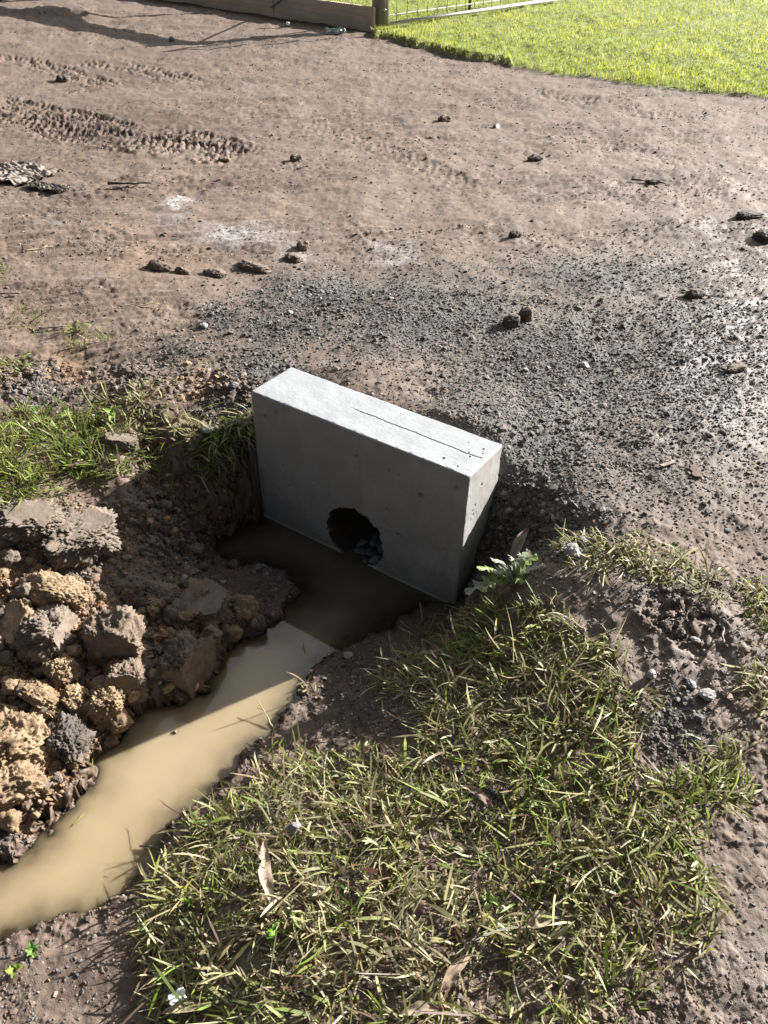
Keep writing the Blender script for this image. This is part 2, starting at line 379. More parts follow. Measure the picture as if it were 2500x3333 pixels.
def join(parts):
    vs, qs, ts, off = [], [], [], 0
    for p in parts:
        v = p[0]; vs.append(v)
        for f in p[1:]:
            f = np.asarray(f)
            if len(f): (qs if f.shape[1] == 4 else ts).append(f + off)
        off += len(v)
    out = []
    if qs: out.append(np.vstack(qs))
    if ts: out.append(np.vstack(ts))
    return np.vstack(vs), out

# ------------------------------------------------------------------ materials
def mat(name):
    m = bpy.data.materials.new(name); m.use_nodes = True
    n = m.node_tree.nodes; n.clear()
    return m, m.node_tree
class N:
    """short node building"""
    def __init__(s, t): s.t = t
    def __call__(s, ty, props=None, **inp):
        nd = s.t.nodes.new('ShaderNode' + ty)
        for k, v in (props or {}).items(): setattr(nd, k, v)
        for k, v in inp.items():
            key = int(k[1:]) if k[0] == 'i' and k[1:].isdigit() else k.replace('_', ' ')
            s.set(nd.inputs[key], v)
        return nd
    def set(s, sock, v):
        if hasattr(v, 'outputs'): s.t.links.new(v.outputs[0], sock)
        elif hasattr(v, 'is_linked'): s.t.links.new(v, sock)
        else: sock.default_value = v
    def noise(s, vec, scale, detail=4, rough=.55, dist=0):
        return s('TexNoise', Vector=vec, Scale=scale, Detail=float(detail), Roughness=rough, Distortion=dist)
    def ramp(s, fac, stops, interp='LINEAR'):
        r = s('ValToRGB', Fac=fac); r.color_ramp.interpolation = interp
        e = r.color_ramp.elements
        while len(e) < len(stops): e.new(.5)
        for i, (p, c) in enumerate(stops):
            e[i].position = p; e[i].color = (c[0], c[1], c[2], 1) if hasattr(c, '__len__') else (c, c, c, 1)
        return r
    def mix(s, f, a, b, mode='MIX'):
        m = s.t.nodes.new('ShaderNodeMix'); m.data_type = 'RGBA'; m.blend_type = mode
        s.set(m.inputs[0], f)
        for k, v in ((6, a), (7, b)):
            if isinstance(v, tuple): v = (*v, 1)
            s.set(m.inputs[k], v)
        return m.outputs[2]
    def math(s, op, a, b=0.0, c=None, clamp=False):
        m = s.t.nodes.new('ShaderNodeMath'); m.operation = op; m.use_clamp = clamp
        s.set(m.inputs[0], a); s.set(m.inputs[1], b)
        if c is not None: s.set(m.inputs[2], c)
        return m.outputs[0]
    def out(s, sh): 
        o = s.t.nodes.new('ShaderNodeOutputMaterial'); s.set(o.inputs[0], sh); return o
def sep(n, attr):
    a = n('Attribute', {'attribute_name': attr}); sp = n('SeparateColor', Color=a.outputs['Color'])
    return sp.outputs[0], sp.outputs[1], sp.outputs[2], a.outputs['Alpha']

def ground_material():
    m, t = mat('earth'); n = N(t)
    co = n('NewGeometry').outputs['Position']
    gr, wh, cl, heap = sep(n, 'soil'); mud, lawn, wet, tone = sep(n, 'extra')
    n1 = n.noise(co, 3.0, 5); n2 = n.noise(co, 28, 5, .6); n3 = n.noise(co, 160, 3, .6); n4 = n.noise(co, 9, 4, .6)
    road = n.ramp(n2, [(.3, (.10, .069, .049)), (.5, (.150, .106, .077)), (.72, (.21, .156, .118))])
    road = n.mix(n.ramp(n1, [(.38, 0), (.66, .75)]), road, n.mix(n2, (.093, .063, .049), (.175, .124, .094)))
    grav = n.ramp(n.noise(co, 110, 3, .7), [(.3, (.04, .038, .034)), (.5, (.085, .08, .073)), (.68, (.155, .147, .133))])
    c = n.mix(n.math('MULTIPLY', gr, n.math('ADD', .6, n.math('MULTIPLY', n4, .85)), clamp=True), road, grav)
    clay = n.ramp(n4, [(.3, (.15, .088, .045)), (.5, (.25, .155, .085)), (.7, (.33, .22, .125))])
    clay = n.mix(n.ramp(n2, [(.42, 0), (.62, .6)]), clay, (.17, .12, .085))
    c = n.mix(n.math('MULTIPLY', cl, n.math('ADD', .3, n4.outputs[0]), clamp=True), c, clay)
    mudc = n.ramp(n2, [(.3, (.11, .08, .062)), (.7, (.21, .165, .135))])
    c = n.mix(n.math('MULTIPLY', mud, .8, clamp=True), c, mudc)
    wf = n.math('MULTIPLY', n.ramp(n.noise(co, 70, 4, .75), [(.38, 0), (.56, 1)]).outputs[0], n.math('MULTIPLY', wh, 1.0), clamp=True)
    c = n.mix(wf, c, (.42, .42, .42))
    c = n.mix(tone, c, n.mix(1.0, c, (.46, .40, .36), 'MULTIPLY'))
    c = n.mix(lawn, c, n.mix(n4, (.10, .12, .025), (.2, .23, .04)))
    bump = n('Bump', Strength=.6, Distance=.004, Height=n.math('ADD', n2.outputs[0], n.math('MULTIPLY', n3.outputs[0], .55)))
    bump2 = n('Bump', Strength=.5, Distance=.003, Height=n.noise(co, 420, 2, .6), Normal=bump)
    ro = n.math('SUBTRACT', .85, n.math('MULTIPLY', wet, n.ramp(n1, [(.35, .15), (.6, .38)]).outputs[0]))
    p = n('BsdfPrincipled', Base_Color=c, Roughness=ro, Normal=bump2); p.inputs['Specular IOR Level'].default_value = .45
    n.out(p); return m
def stone_material(name, rough=.75):
    m, t = mat(name); n = N(t)
    co = n('NewGeometry').outputs['Position']; a = n('Attribute', {'attribute_name': 'tint'})
    c = n.mix(n.ramp(n.noise(co, 190, 3), [(.35, .35), (.65, 1)]), n.mix(1.0, a.outputs['Color'], (.55, .52, .48), 'MULTIPLY'), a.outputs['Color'])
    p = n('BsdfPrincipled', Base_Color=c, Roughness=rough, Normal=n('Bump', Strength=.5, Distance=.002, Height=n.noise(co, 300, 3)))
    n.out(p); return m
def leaf_material(name, trans=.35, rough=.5, mott=0.0):
    m, t = mat(name); n = N(t)
    a = n('Attribute', {'attribute_name': 'tint'}); c = a.outputs['Color']
    if mott:
        co = n('NewGeometry').outputs['Position']
        c = n.mix(n.ramp(n.noise(co, 90, 4, .65), [(.42, 0), (.62, mott)]), c, (.17, .135, .10))
    p = n('BsdfPrincipled', Base_Color=c, Roughness=rough); p.inputs['Specular IOR Level'].default_value = .22
    tr = n('BsdfTranslucent', Color=c)
    mx = n('MixShader', Fac=trans); n.t.links.new(p.outputs[0], mx.inputs[1]); n.t.links.new(tr.outputs[0], mx.inputs[2])
    n.out(mx); return m
def clod_material(name, dark, mid, light, crumb=.5):
    m, t = mat(name); n = N(t)
    co = n('TexCoord').outputs['Object']; g = n('NewGeometry').outputs['Position']
    cut = n('Attribute', {'attribute_name': 'cut'})
    n1 = n.noise(g, 22, 5, .65); n2 = n.noise(g, 130, 4, .65)
    c = n.ramp(n1, [(.3, dark), (.5, mid), (.7, light)])
    c = n.mix(n.ramp(n2, [(.5, 0), (.66, crumb)]), c, (.09, .075, .062))
    st = n.noise(n('Mapping', Vector=co, Scale=(3, 40, 3)), 8, 3)
    b = n('Bump', Strength=n.math('SUBTRACT', .8, n.math('MULTIPLY', cut.outputs['Fac'], .62)), Distance=.006, Height=n.math('ADD', n2.outputs[0], n.math('MULTIPLY', st.outputs[0], .25)))
    p = n('BsdfPrincipled', Base_Color=c, Roughness=.85, Normal=b); n.out(p); return m
def simple(name, colour, rough=.6, metal=0, scale=40, var=.25, bumpd=0.0):
    m, t = mat(name); n = N(t)
    co = n('TexCoord').outputs['Object']
    lo = tuple(x * (1 - var) for x in colour)
    c = n.mix(n.ramp(n.noise(co, scale, 5, .6), [(.35, 0), (.65, 1)]), lo, colour)
    p = n('BsdfPrincipled', Base_Color=c, Roughness=rough, Metallic=float(metal))
    if bumpd: n.set(p.inputs['Normal'], n('Bump', Strength=.6, Distance=bumpd, Height=n.noise(co, scale * 2, 4)))
    n.out(p); return m
def timber(name, a, b, along=(1.5, 30, 30)):
    m, t = mat(name); n = N(t)
    co = n('TexCoord').outputs['Object']
    mp = n('Mapping', Vector=co, Scale=along)
    g = n.noise(mp, 1.6, 6, .65, .6); bl = n.noise(co, 2.5, 3)
    c = n.mix(n.ramp(g, [(.32, 0), (.68, 1)]), a, b)
    c = n.mix(n.ramp(bl, [(.45, 0), (.75, .45)]), c, tuple(x * .6 for x in a))
    vo = n('TexVoronoi', Vector=n('Mapping', Vector=co, Scale=(1.2, 4, 4)), Scale=1.3)
    c = n.mix(n.ramp(vo, [(.03, .8), (.07, 0)]), c, tuple(x * .3 for x in a))
    p = n('BsdfPrincipled', Base_Color=c, Roughness=.8, Normal=n('Bump', Strength=.5, Distance=.004, Height=g)); n.out(p); return m
M_EARTH = ground_material()
M_STONE = stone_material('gravel_stone', .85)
M_CRUMB = stone_material('soil_crumb', .9)
M_GRASS = leaf_material('muddy_grass', .45, .42, .38)
M_LAWN = leaf_material('lawn_grass', .5, .5)
M_LEAF = leaf_material('thistle_leaf', .3, .5, .35)
M_DEAD = leaf_material('dead_leaf', .12, .7, .6)

# ------------------------------------------------------------------ ground sheet
def make_ground():
    # rows get coarser with distance; columns fan out so that near earth is finely divided
    ys = [-1.6]
    while ys[-1] < 420:
        yv = ys[-1]; ys.append(yv + (.02 if yv < .25 else (.0012 + .0022 * (yv * yv + 1.9) / 3.2) * (1 if yv < 16 else 4)))
    ys = np.array(ys)
    inner = np.linspace(-1, 1, 761)
    g = 1 + np.cumsum(.004 * 1.16 ** np.arange(46))
    us = np.r_[-g[::-1], inner, g]
    w = np.maximum(1.15, .56 * (ys + .85))
    X = us[None, :] * w[:, None]; Y = np.repeat(ys[:, None], len(us), 1)
    X = X + .15 * 0
    _, z, gr, wh, cl, hp, md, lw, psd = ground_parts(X, Y)
    z = np.where(np.abs(X) > 300, -.1, z)
    px, py, dep = project(X, Y, z)
    wet = blob(px, py, [(1600,700,330,330,1),(1659,500,300,200,.9),(1300,420,500,160,.6),(600,300,700,200,.25),(1500,1400,200,200,.5),(1630,2150,200,150,.8)]) * (dep > .3)
    wet = np.maximum(wet, sstep(-.09, 0, psd) * (Y < 5) * .9)
    tone = blob(px, py, [(230,275,300,62,.8),(300,160,150,30,.6),(300,135,420,50,.4),(1100,215,500,40,.3),(860,1540,230,90,.75),(760,1440,120,60,.8),(230,2120,300,110,.85),(430,1200,170,90,.55),(330,1120,90,60,.6),(560,1290,110,60,.65),(1000,1310,90,40,.8),(1080,1180,60,70,.6),(1440,1590,50,110,.75),(800,2000,500,300,.45),(1200,1600,300,250,.45),(100,870,70,30,.5)]) * (dep > .3)  # soil tones; the lower left one paints in the shade of its slope
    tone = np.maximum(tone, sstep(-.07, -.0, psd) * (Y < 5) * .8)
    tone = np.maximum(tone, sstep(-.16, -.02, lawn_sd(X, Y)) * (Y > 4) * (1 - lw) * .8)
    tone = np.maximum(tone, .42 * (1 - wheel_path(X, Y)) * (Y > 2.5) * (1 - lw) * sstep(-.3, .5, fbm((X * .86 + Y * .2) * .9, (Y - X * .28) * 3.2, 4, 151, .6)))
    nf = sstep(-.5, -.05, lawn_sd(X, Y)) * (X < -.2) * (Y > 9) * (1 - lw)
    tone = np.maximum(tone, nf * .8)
    gy, gx = np.gradient(z); stp = np.hypot(gx / np.maximum(np.gradient(X, axis=1), 1e-4), gy / np.maximum(np.gradient(Y, axis=0), 1e-4)); stp = sstep(.8, 2.0, stp) * (Y < 4) * (Y > .2) * (np.abs(X) < 2)
    X = X + stp * .022 * fbm(z * 22 + X * 5, Y * 22 + X * 11, 4, 301, .6); Y = Y + stp * .022 * fbm(z * 22 - X * 9, X * 22 + Y * 5, 4, 307, .6)
    nr, nc = X.shape
    v = np.stack([X, Y, z], -1).reshape(-1, 3)
    i = np.arange(nr - 1)[:, None] * nc + np.arange(nc - 1)[None]
    f = np.stack([i, i + 1, i + nc + 1, i + nc], -1).reshape(-1, 4)
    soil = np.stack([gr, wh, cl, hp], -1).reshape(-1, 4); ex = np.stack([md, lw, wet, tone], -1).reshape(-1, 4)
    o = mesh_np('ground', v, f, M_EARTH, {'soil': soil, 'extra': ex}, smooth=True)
    tag(o, kind='structure'); return o
make_ground()

# ------------------------------------------------------------------ water
def make_water():
    m, t = mat('muddy_water'); n = N(t)
    co = n('NewGeometry').outputs['Position']
    a = n('Attribute', {'attribute_name': 'depth'})
    murk = n.mix(n.ramp(n.noise(co, 3.5, 3), [(.35, 0), (.65, 1)]), (.31, .242, .145), (.355, .282, .172))
    p = n('BsdfPrincipled', Base_Color=murk, Roughness=.03, IOR=1.33)
    p.inputs['Subsurface Weight'].default_value = 1.0; p.inputs['Subsurface Radius'].default_value = (1.0, .75, .45); p.inputs['Subsurface Scale'].default_value = .055
    n.set(p.inputs['Normal'], n('Bump', Strength=.05, Distance=.004, Height=n.noise(co, 7, 2)))
    tr = n('BsdfTransparent', Color=(.62, .56, .45, 1))
    gl = n('BsdfGlossy', Color=(1, 1, 1, 1), Roughness=.03); fr = n('Fresnel', IOR=1.33)
    thin = n('MixShader', Fac=fr); t.links.new(tr.outputs[0], thin.inputs[1]); t.links.new(gl.outputs[0], thin.inputs[2])
    op = n.math('SUBTRACT', 1.0, n.math('POWER', 2.718, n.math('MULTIPLY', a.outputs['Fac'], -1.0)))
    mx = n('MixShader', Fac=op); n.set(p.inputs['Base Color'], n.mix(n('Attribute', {'attribute_name': 'silt_shade'}).outputs['Fac'], (.20, .172, .118), murk)); t.links.new(thin.outputs[0], mx.inputs[1]); t.links.new(p.outputs[0], mx.inputs[2])  # darker murk near the block paints in the pool's shade; water clearer there
    n.out(mx)
    lo = POND.min(0) - .04; hi = POND.max(0) + .04
    xs = np.linspace(lo[0], hi[0], 150); ys = np.linspace(lo[1], hi[1], 170)
    X, Y = np.meshgrid(xs, ys)
    _, z, *r = ground_parts(X, Y); psd = r[-1]
    u, vv = to_block(X, Y)
    keep = (psd > -.05) | ((u > 0) & (u < BL) & (vv > -.02) & (vv < BT - .02) )
    dep = np.clip(WATER - z, 0, 1)
    nr, nc = X.shape
    i = np.arange(nr - 1)[:, None] * nc + np.arange(nc - 1)[None]
    q = np.stack([i, i + 1, i + nc + 1, i + nc], -1).reshape(-1, 4)
    kq = keep.ravel()[q].any(1); q = q[kq]
    used = np.unique(q); mp = np.full(nr * nc, -1); mp[used] = np.arange(len(used)); q = mp[q]
    top = np.stack([X, Y, np.full(X.shape, WATER)], -1).reshape(-1, 3)[used]
    bot = top.copy(); bot[:, 2] = WATER - .30
    nv = len(top)
    ed = {}
    for a_, b_ in np.vstack([q[:, [0, 1]], q[:, [1, 2]], q[:, [2, 3]], q[:, [3, 0]]]):
        ed[(a_, b_)] = 1
    side = [(b_, a_, a_ + nv, b_ + nv) for (a_, b_) in ed if (b_, a_) not in ed]
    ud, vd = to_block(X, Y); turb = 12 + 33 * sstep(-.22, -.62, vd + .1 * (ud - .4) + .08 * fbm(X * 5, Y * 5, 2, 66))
    d = np.r_[(dep * turb).ravel()[used], np.full(nv, 9.0)]
    o = mesh_np('puddle_water', np.vstack([top, bot]), [q, q[:, ::-1] + nv, np.array(side)], m, {'depth': np.repeat(d[:, None], 3, 1), 'silt_shade': np.repeat(np.r_[((turb - 12) / 33).ravel()[used], np.ones(nv)][:, None], 3, 1)}, smooth=False)
    tag(o, kind='structure')
make_water()

# ------------------------------------------------------------------ concrete headwall block
def concrete_material():
    m, t = mat('concrete'); n = N(t)
    co = n('TexCoord').outputs['Object']
    a = n.noise(co, 7, 5, .6); b = n.noise(co, 60, 4, .65); f = n.noise(co, 260, 3, .6)
    c = n.ramp(a, [(.3, (.232, .226, .214)), (.5, (.28, .274, .262)), (.7, (.326, .32, .308))])
    c = n.mix(n.ramp(b, [(.35, .35), (.65, 0)]), c, (.22, .222, .225))
    # trowelled pale bloom on the top face, vertical form streaks on the sides
    nz = n('SeparateXYZ', Vector=n('NewGeometry').outputs['Normal']).outputs[2]
    c = n.mix(n.math('GREATER_THAN', nz, .7), c, n.mix(n.ramp(a, [(.35, 0), (.65, 1)]), (.27, .28, .29), (.315, .325, .336)))
    pale = n.math('MULTIPLY', n.ramp(n.noise(n('Mapping', Vector=co, Scale=(1, 2.2, 1)), 14, 6, .7, .4), [(.52, 0), (.75, .4)]).outputs[0], n.math('GREATER_THAN', nz, .7))
    c = n.mix(pale, c, (.44, .455, .47))
    st = n.noise(n('Mapping', Vector=co, Scale=(22, 22, 1.6)), 1.5, 4, .6)
    c = n.mix(n.math('MULTIPLY', n.ramp(st, [(.45, 0), (.75, .5)]).outputs[0], n.math('LESS_THAN', nz, .5)), c, (.25, .235, .21))
    z = n('SeparateXYZ', Vector=co).outputs[2]
    sp = n.noise(co, 34, 5, .7); lowz = n('MapRange', Value=n.math('ADD', z, n.math('MULTIPLY', a.outputs[0], .25)), i1=-.05, i2=-.42).outputs[0]
    c = n.mix(n.math('MULTIPLY', n.math('MULTIPLY', n.ramp(sp, [(.5, 0), (.64, 1)]).outputs[0], lowz), n.math('MULTIPLY', n.math('LESS_THAN', nz, .5), .55)), c, (.15, .115, .085))
    rust = n.math('MULTIPLY', n.ramp(n.noise(n('Mapping', Vector=co, Scale=(9, 9, .9)), 1.3, 3), [(.56, 0), (.74, .6)]).outputs[0], n.math('LESS_THAN', nz, .5))
    c = n.mix(rust, c, (.235, .185, .135))
    damp = n.ramp(n.math('ADD', z, n.math('MULTIPLY', a.outputs[0], .12)), [(.0, 0), (1, 0)])
    wetl = n.math('SUBTRACT', 1.0, n('MapRange', Value=n.math('ADD', z, n.math('MULTIPLY', a.outputs[0], .1)), i1=-.55, i2=-.36).outputs[0], clamp=True)
    c = n.mix(n.math('MULTIPLY', wetl, .7), c, (.15, .142, .125))
    c = n.mix(n.math('MULTIPLY', n('MapRange', Value=n.math('ABSOLUTE', n.math('ADD', z, n.math('SUBTRACT', .574, n.math('MULTIPLY', b.outputs[0], .012)))), i1=.008, i2=.002).outputs[0], .6), c, (.42, .39, .34))
    bump = n('Bump', Strength=.22, Distance=.0015, Height=n.math('ADD', b.outputs[0], n.math('MULTIPLY', f.outputs[0], .5)))
    p = n('BsdfPrincipled', Base_Color=c, Roughness=.7, Normal=bump); n.out(p); return m
M_CONC = concrete_material()
def make_block():
    HC = np.array([.458, -.462]); HR = .126
    rs = np.random.default_rng(3)
    pits_f = np.c_[rs.uniform(.03, .87, 34), rs.uniform(-.53, -.03, 34), rs.uniform(.002, .005, 34) ]
    pits_f = np.vstack([pits_f, np.c_[rs.uniform(.02, .88, 50), rs.uniform(-.55, -.02, 50), rs.uniform(.0012, .0025, 50)], [[.115, -.05, .006], [.06, -.085, .005], [.155, -.36, .0045], [.47, -.095, .005], [.6, -.1, .004], [.64, -.105, .004], [.73, -.15, .007], [.86, -.06, .005], [.60, -.27, .005], [.59, -.33, .005], [.6, -.37, .004], [.65, -.36, .006], [.13, -.28, .004]]])
    pits_f[-13:, 2] *= 1.5
    pits_t = np.array([[.78, .045, .005], [.84, .03, .003], [.845, .1, .004], [.83, .12, .0035], [.8, .17, .003], [.86, .165, .004], [.87, .14, .003]])
    pits_r = np.c_[rs.uniform(.02, .2, 12), rs.uniform(-.35, -.03, 12), rs.uniform(.0018, .004, 12)]
    parts = []
    def pits(u, v, P):
        d = np.zeros(u.shape)
        for (a, b, r) in P:
            q = np.hypot((u - a), (v - b) * .85) / r
            d = np.maximum(d, np.where(q < 1, r * 1.3 * np.sqrt(np.clip(1 - q * q, 0, 1)), 0))
        return d
    def edge(t, L, r=.006):
        """how far a face falls back near the block's rounded arrises"""
        e = np.minimum(t, L - t); q = np.clip(1 - e / r, 0, 1)
        return r * (1 - np.sqrt(np.clip(1 - q * q, 0, 1)))
    def grid(nu, nv):
        i = np.arange(nv - 1)[:, None] * nu + np.arange(nu - 1)[None]
        return np.stack([i, i + 1, i + nu + 1, i + nu], -1).reshape(-1, 4)
    def axis(L, step):
        n = max(3, int(L / step)); m = np.linspace(.006, L - .006, n)
        return np.r_[0, .0012, .003, m, L - .003, L - .0012, L]
    # front face with the broken-out pipe hole
    us = axis(BL, .003); vs = -axis(BH, .003)
    U, V = np.meshgrid(us, vs)
    ang = np.arctan2(V - HC[1], U - HC[0])
    rr = HR * (1 + .06 * perlin(ang * 2.2 + 9, ang * 0, 5) + .05 * perlin(ang * 7 + 3, ang * 0, 6) * (V > HC[1] - .05) + .02 * perlin(ang * 21, ang * 0, 7))
    rr = rr * np.where(V > HC[1], 1, 1.0)
    rad = np.hypot(U - HC[0], V - HC[1]); inh = rad < rr
    near = (~inh) & (rad < rr + .0045)
    sc = np.where(near, rr / rad, 1)
    U2 = HC[0] + (U - HC[0]) * sc; V2 = HC[1] + (V - HC[1]) * sc
    chip = .02 * np.exp(-np.clip(rad - rr, 0, 1) / .008) * np.clip(.25 + perlin(ang * 6, rad * 40, 15), 0, 1)
    dep = edge(U, BL) + edge(-V, BH) + pits(U, V, pits_f) + .0012 * fbm(U * 9, V * 9, 3, 8) + chip + .0004 * fbm(U * 120, V * 120, 2, 9)
    wear = .0022 * np.clip(perlin(U * 40, V * 40, 10), 0, 1) * (np.minimum(np.minimum(U, BL - U), -V) < .009)
    uedge = np.where(U < .0035, edge(np.full_like(U, .0), BL) * 0, 0)
    v = np.stack([U2, dep + wear, V2], -1).reshape(-1, 3)
    f = grid(len(us), len(vs)); f = f[~inh.ravel()[f].any(1)]
    # top and bottom-left corners share positions along edges well enough to read as one body
    parts.append((v, f))
    # hole tunnel
    an = np.linspace(0, 2 * math.pi, 181)[:-1]; an2 = (an + math.pi) % (2 * math.pi) - math.pi
    r0 = HR * (1 + .06 * perlin(an2 * 2.2 + 9, an2 * 0, 5) + .05 * perlin(an2 * 7 + 3, an2 * 0, 6) * (HR * np.sin(an2) > -.05) + .02 * perlin(an2 * 21, an2 * 0, 7))
    rings = []
    for k, d in enumerate((-.0, .006, .015, .03, .06, .1, .15, .2, BT)):
        r = r0 * (1.012 if k == 0 else 1) * (1 - .03 * (k > 3)) * (1 + .03 * fbm(an * 3, an * 0 + d * 30, 3, 20)) if k else r0 * 1.02
        rings.append(np.stack([HC[0] + r * np.cos(an), np.full_like(an, d + (.0015 if k == 0 else 0)), HC[1] + r * np.sin(an)], -1))
    n = len(an); rv = np.vstack(rings); rf = []
    for k in range(len(rings) - 1):
        for j in range(n): rf.append((k * n + j, k * n + (j + 1) % n, (k + 1) * n + (j + 1) % n, (k + 1) * n + j))
    tunnel = (rv, np.array(rf))
    # top with the long shrinkage crack
    us = axis(BL, .002); vs = axis(BT, .0018)
    U, V = np.meshgrid(us, vs)
    cr = .118 - .012 * (U - .45) + .0035 * perlin(U * 14, U * 0, 12) + .002 * perlin(U * 60, U * 0, 14)
    crk = .010 * np.exp(-((V - cr) / .0013) ** 2) * sstep(.34, .46, U) * sstep(.885, .875, U)
    dep = edge(U, BL) + edge(V, BT) + pits(U, V, pits_t) + .0015 * fbm(U * 7, V * 7, 4, 16) + crk + .0002 * fbm(U * 90, V * 90, 2, 17)
    wear = .0028 * np.clip(perlin(U * 45, V * 45, 18) - .1, 0, 1) * (np.minimum(np.minimum(U, BL - U), np.minimum(V, BT - V)) < .009)
    parts.append((np.stack([U, V, -dep - wear], -1).reshape(-1, 3), grid(len(us), len(vs))))
    # right and left ends
    us = axis(BT, .003); vs = -axis(BH, .004)
    for end in (1, 0):
        U, V = np.meshgrid(us, vs)
        dep = edge(U, BT) + edge(-V, BH) + (pits(U, V, pits_r) if end else 0) + .0015 * fbm(U * 9 + end * 7, V * 9, 3, 23)
        wear = .0024 * np.clip(perlin(U * 45, V * 45, 24) - .05, 0, 1) * (np.minimum(np.minimum(U, BT - U), -V) < .009)
        x = BL - dep - wear if end else dep + wear
        v = np.stack([x, U, V], -1).reshape(-1, 3); g = grid(len(us), len(vs))
        parts.append((v, g if end else g[:, ::-1]))
    # back
    v = np.array([[0, BT, 0], [BL, BT, 0], [BL, BT, -BH], [0, BT, -BH]], float); v[:, 1] -= .0; v[:2, 2] -= .002
    parts.append((v, np.array([[1, 0, 3, 2]])))
    V_, F_ = join(parts)
    o = mesh_np('concrete_headwall', V_, F_, M_CONC, smooth=True)
    o.location = (BO[0], BO[1], 0); o.rotation_euler = (0, 0, -YAW)
    tn = mesh_np('pipe', tunnel[0], tunnel[1], simple('wet_pipe_wall', (.075, .058, .042), .5, 0, 20, .5, .004), smooth=True, parent=o)
    tag(o, 'grey precast concrete headwall block with a round broken-out pipe hole, standing in the puddle', 'headwall')
    return o
make_block()

# ------------------------------------------------------------------ stones: one shape set, used for stuff and for single stones
def rock_shapes(n, sub, seed, ang=.28):
    out = []
    for k in range(n):
        v, f = ico(sub); r = np.random.default_rng(seed + k)
        v = v * (1 + ang * r.normal(size=(len(v), 1)) * .6) * np.array([1, r.uniform(.6, .95), r.uniform(.45, .8)])
        for _ in range(3):
            d = r.normal(size=3); d /= np.linalg.norm(d); c = r.uniform(.45, .7); s = v @ d
            v = v - np.outer(np.maximum(s - c, 0), d)
        out.append((v, f))
    return out
def scatter(name, pos, size, cols, mat_, shapes, label_kind='stuff', sink=.25, seed=1):
    r = np.random.default_rng(seed)
    n = len(pos); V, F, C = [], [], []; off = 0
    which = r.integers(0, len(shapes), n)
    for k, (sv, sf) in enumerate(shapes):
        idx = np.where(which == k)[0]; m = len(idx)
        if not m: continue
        a = r.uniform(0, 2 * math.pi, m); t1 = r.normal(0, .35, m); t2 = r.normal(0, .35, m)
        ca, sa = np.cos(a), np.sin(a)
        R = np.zeros((m, 3, 3)); R[:, 0, 0] = ca; R[:, 0, 1] = -sa; R[:, 1, 0] = sa; R[:, 1, 1] = ca; R[:, 2, 2] = 1
        X = np.zeros((m, 3, 3)); X[:, 0, 0] = 1; X[:, 1, 1] = np.cos(t1); X[:, 1, 2] = -np.sin(t1); X[:, 2, 1] = np.sin(t1); X[:, 2, 2] = np.cos(t1)
        Yr = np.zeros((m, 3, 3)); Yr[:, 1, 1] = 1; Yr[:, 0, 0] = np.cos(t2); Yr[:, 0, 2] = np.sin(t2); Yr[:, 2, 0] = -np.sin(t2); Yr[:, 2, 2] = np.cos(t2)
        R = R @ X @ Yr
        v = np.einsum('mij,vj->mvi', R, sv) * size[idx][:, None, None] + pos[idx][:, None, :]
        v[:, :, 2] += (size[idx] * sink)[:, None]
        V.append(v.reshape(-1, 3)); F.append((sf[None] + (np.arange(m) * len(sv))[:, None, None]).reshape(-1, 3) + off)
        C.append(np.repeat(cols[idx], len(sv), 0)); off += m * len(sv)
    o = mesh_np(name, np.vstack(V), np.vstack(F), mat_, {'tint': np.vstack(C)})
    if label_kind: tag(o, kind=label_kind)
    return o
ROCK0 = rock_shapes(10, 1, 100)
def sample_frame(n, x0, x1, y0, y1, power=1.0, seed=0):
    """points spread over the earth, thinner with distance"""
    r = np.random.default_rng(seed)
    y = y0 + (y1 - y0) * r.random(n) ** power
    half = .56 * (y + .85) * 1.25
    x = r.uniform(-1, 1, n) * np.maximum(half, .9)
    return x, y
def blk_free(x, y, pad=.004):
    u, v = to_block(x, y)
    return ~((u > -pad) & (u < BL + pad) & (v > -pad) & (v < BT + pad))
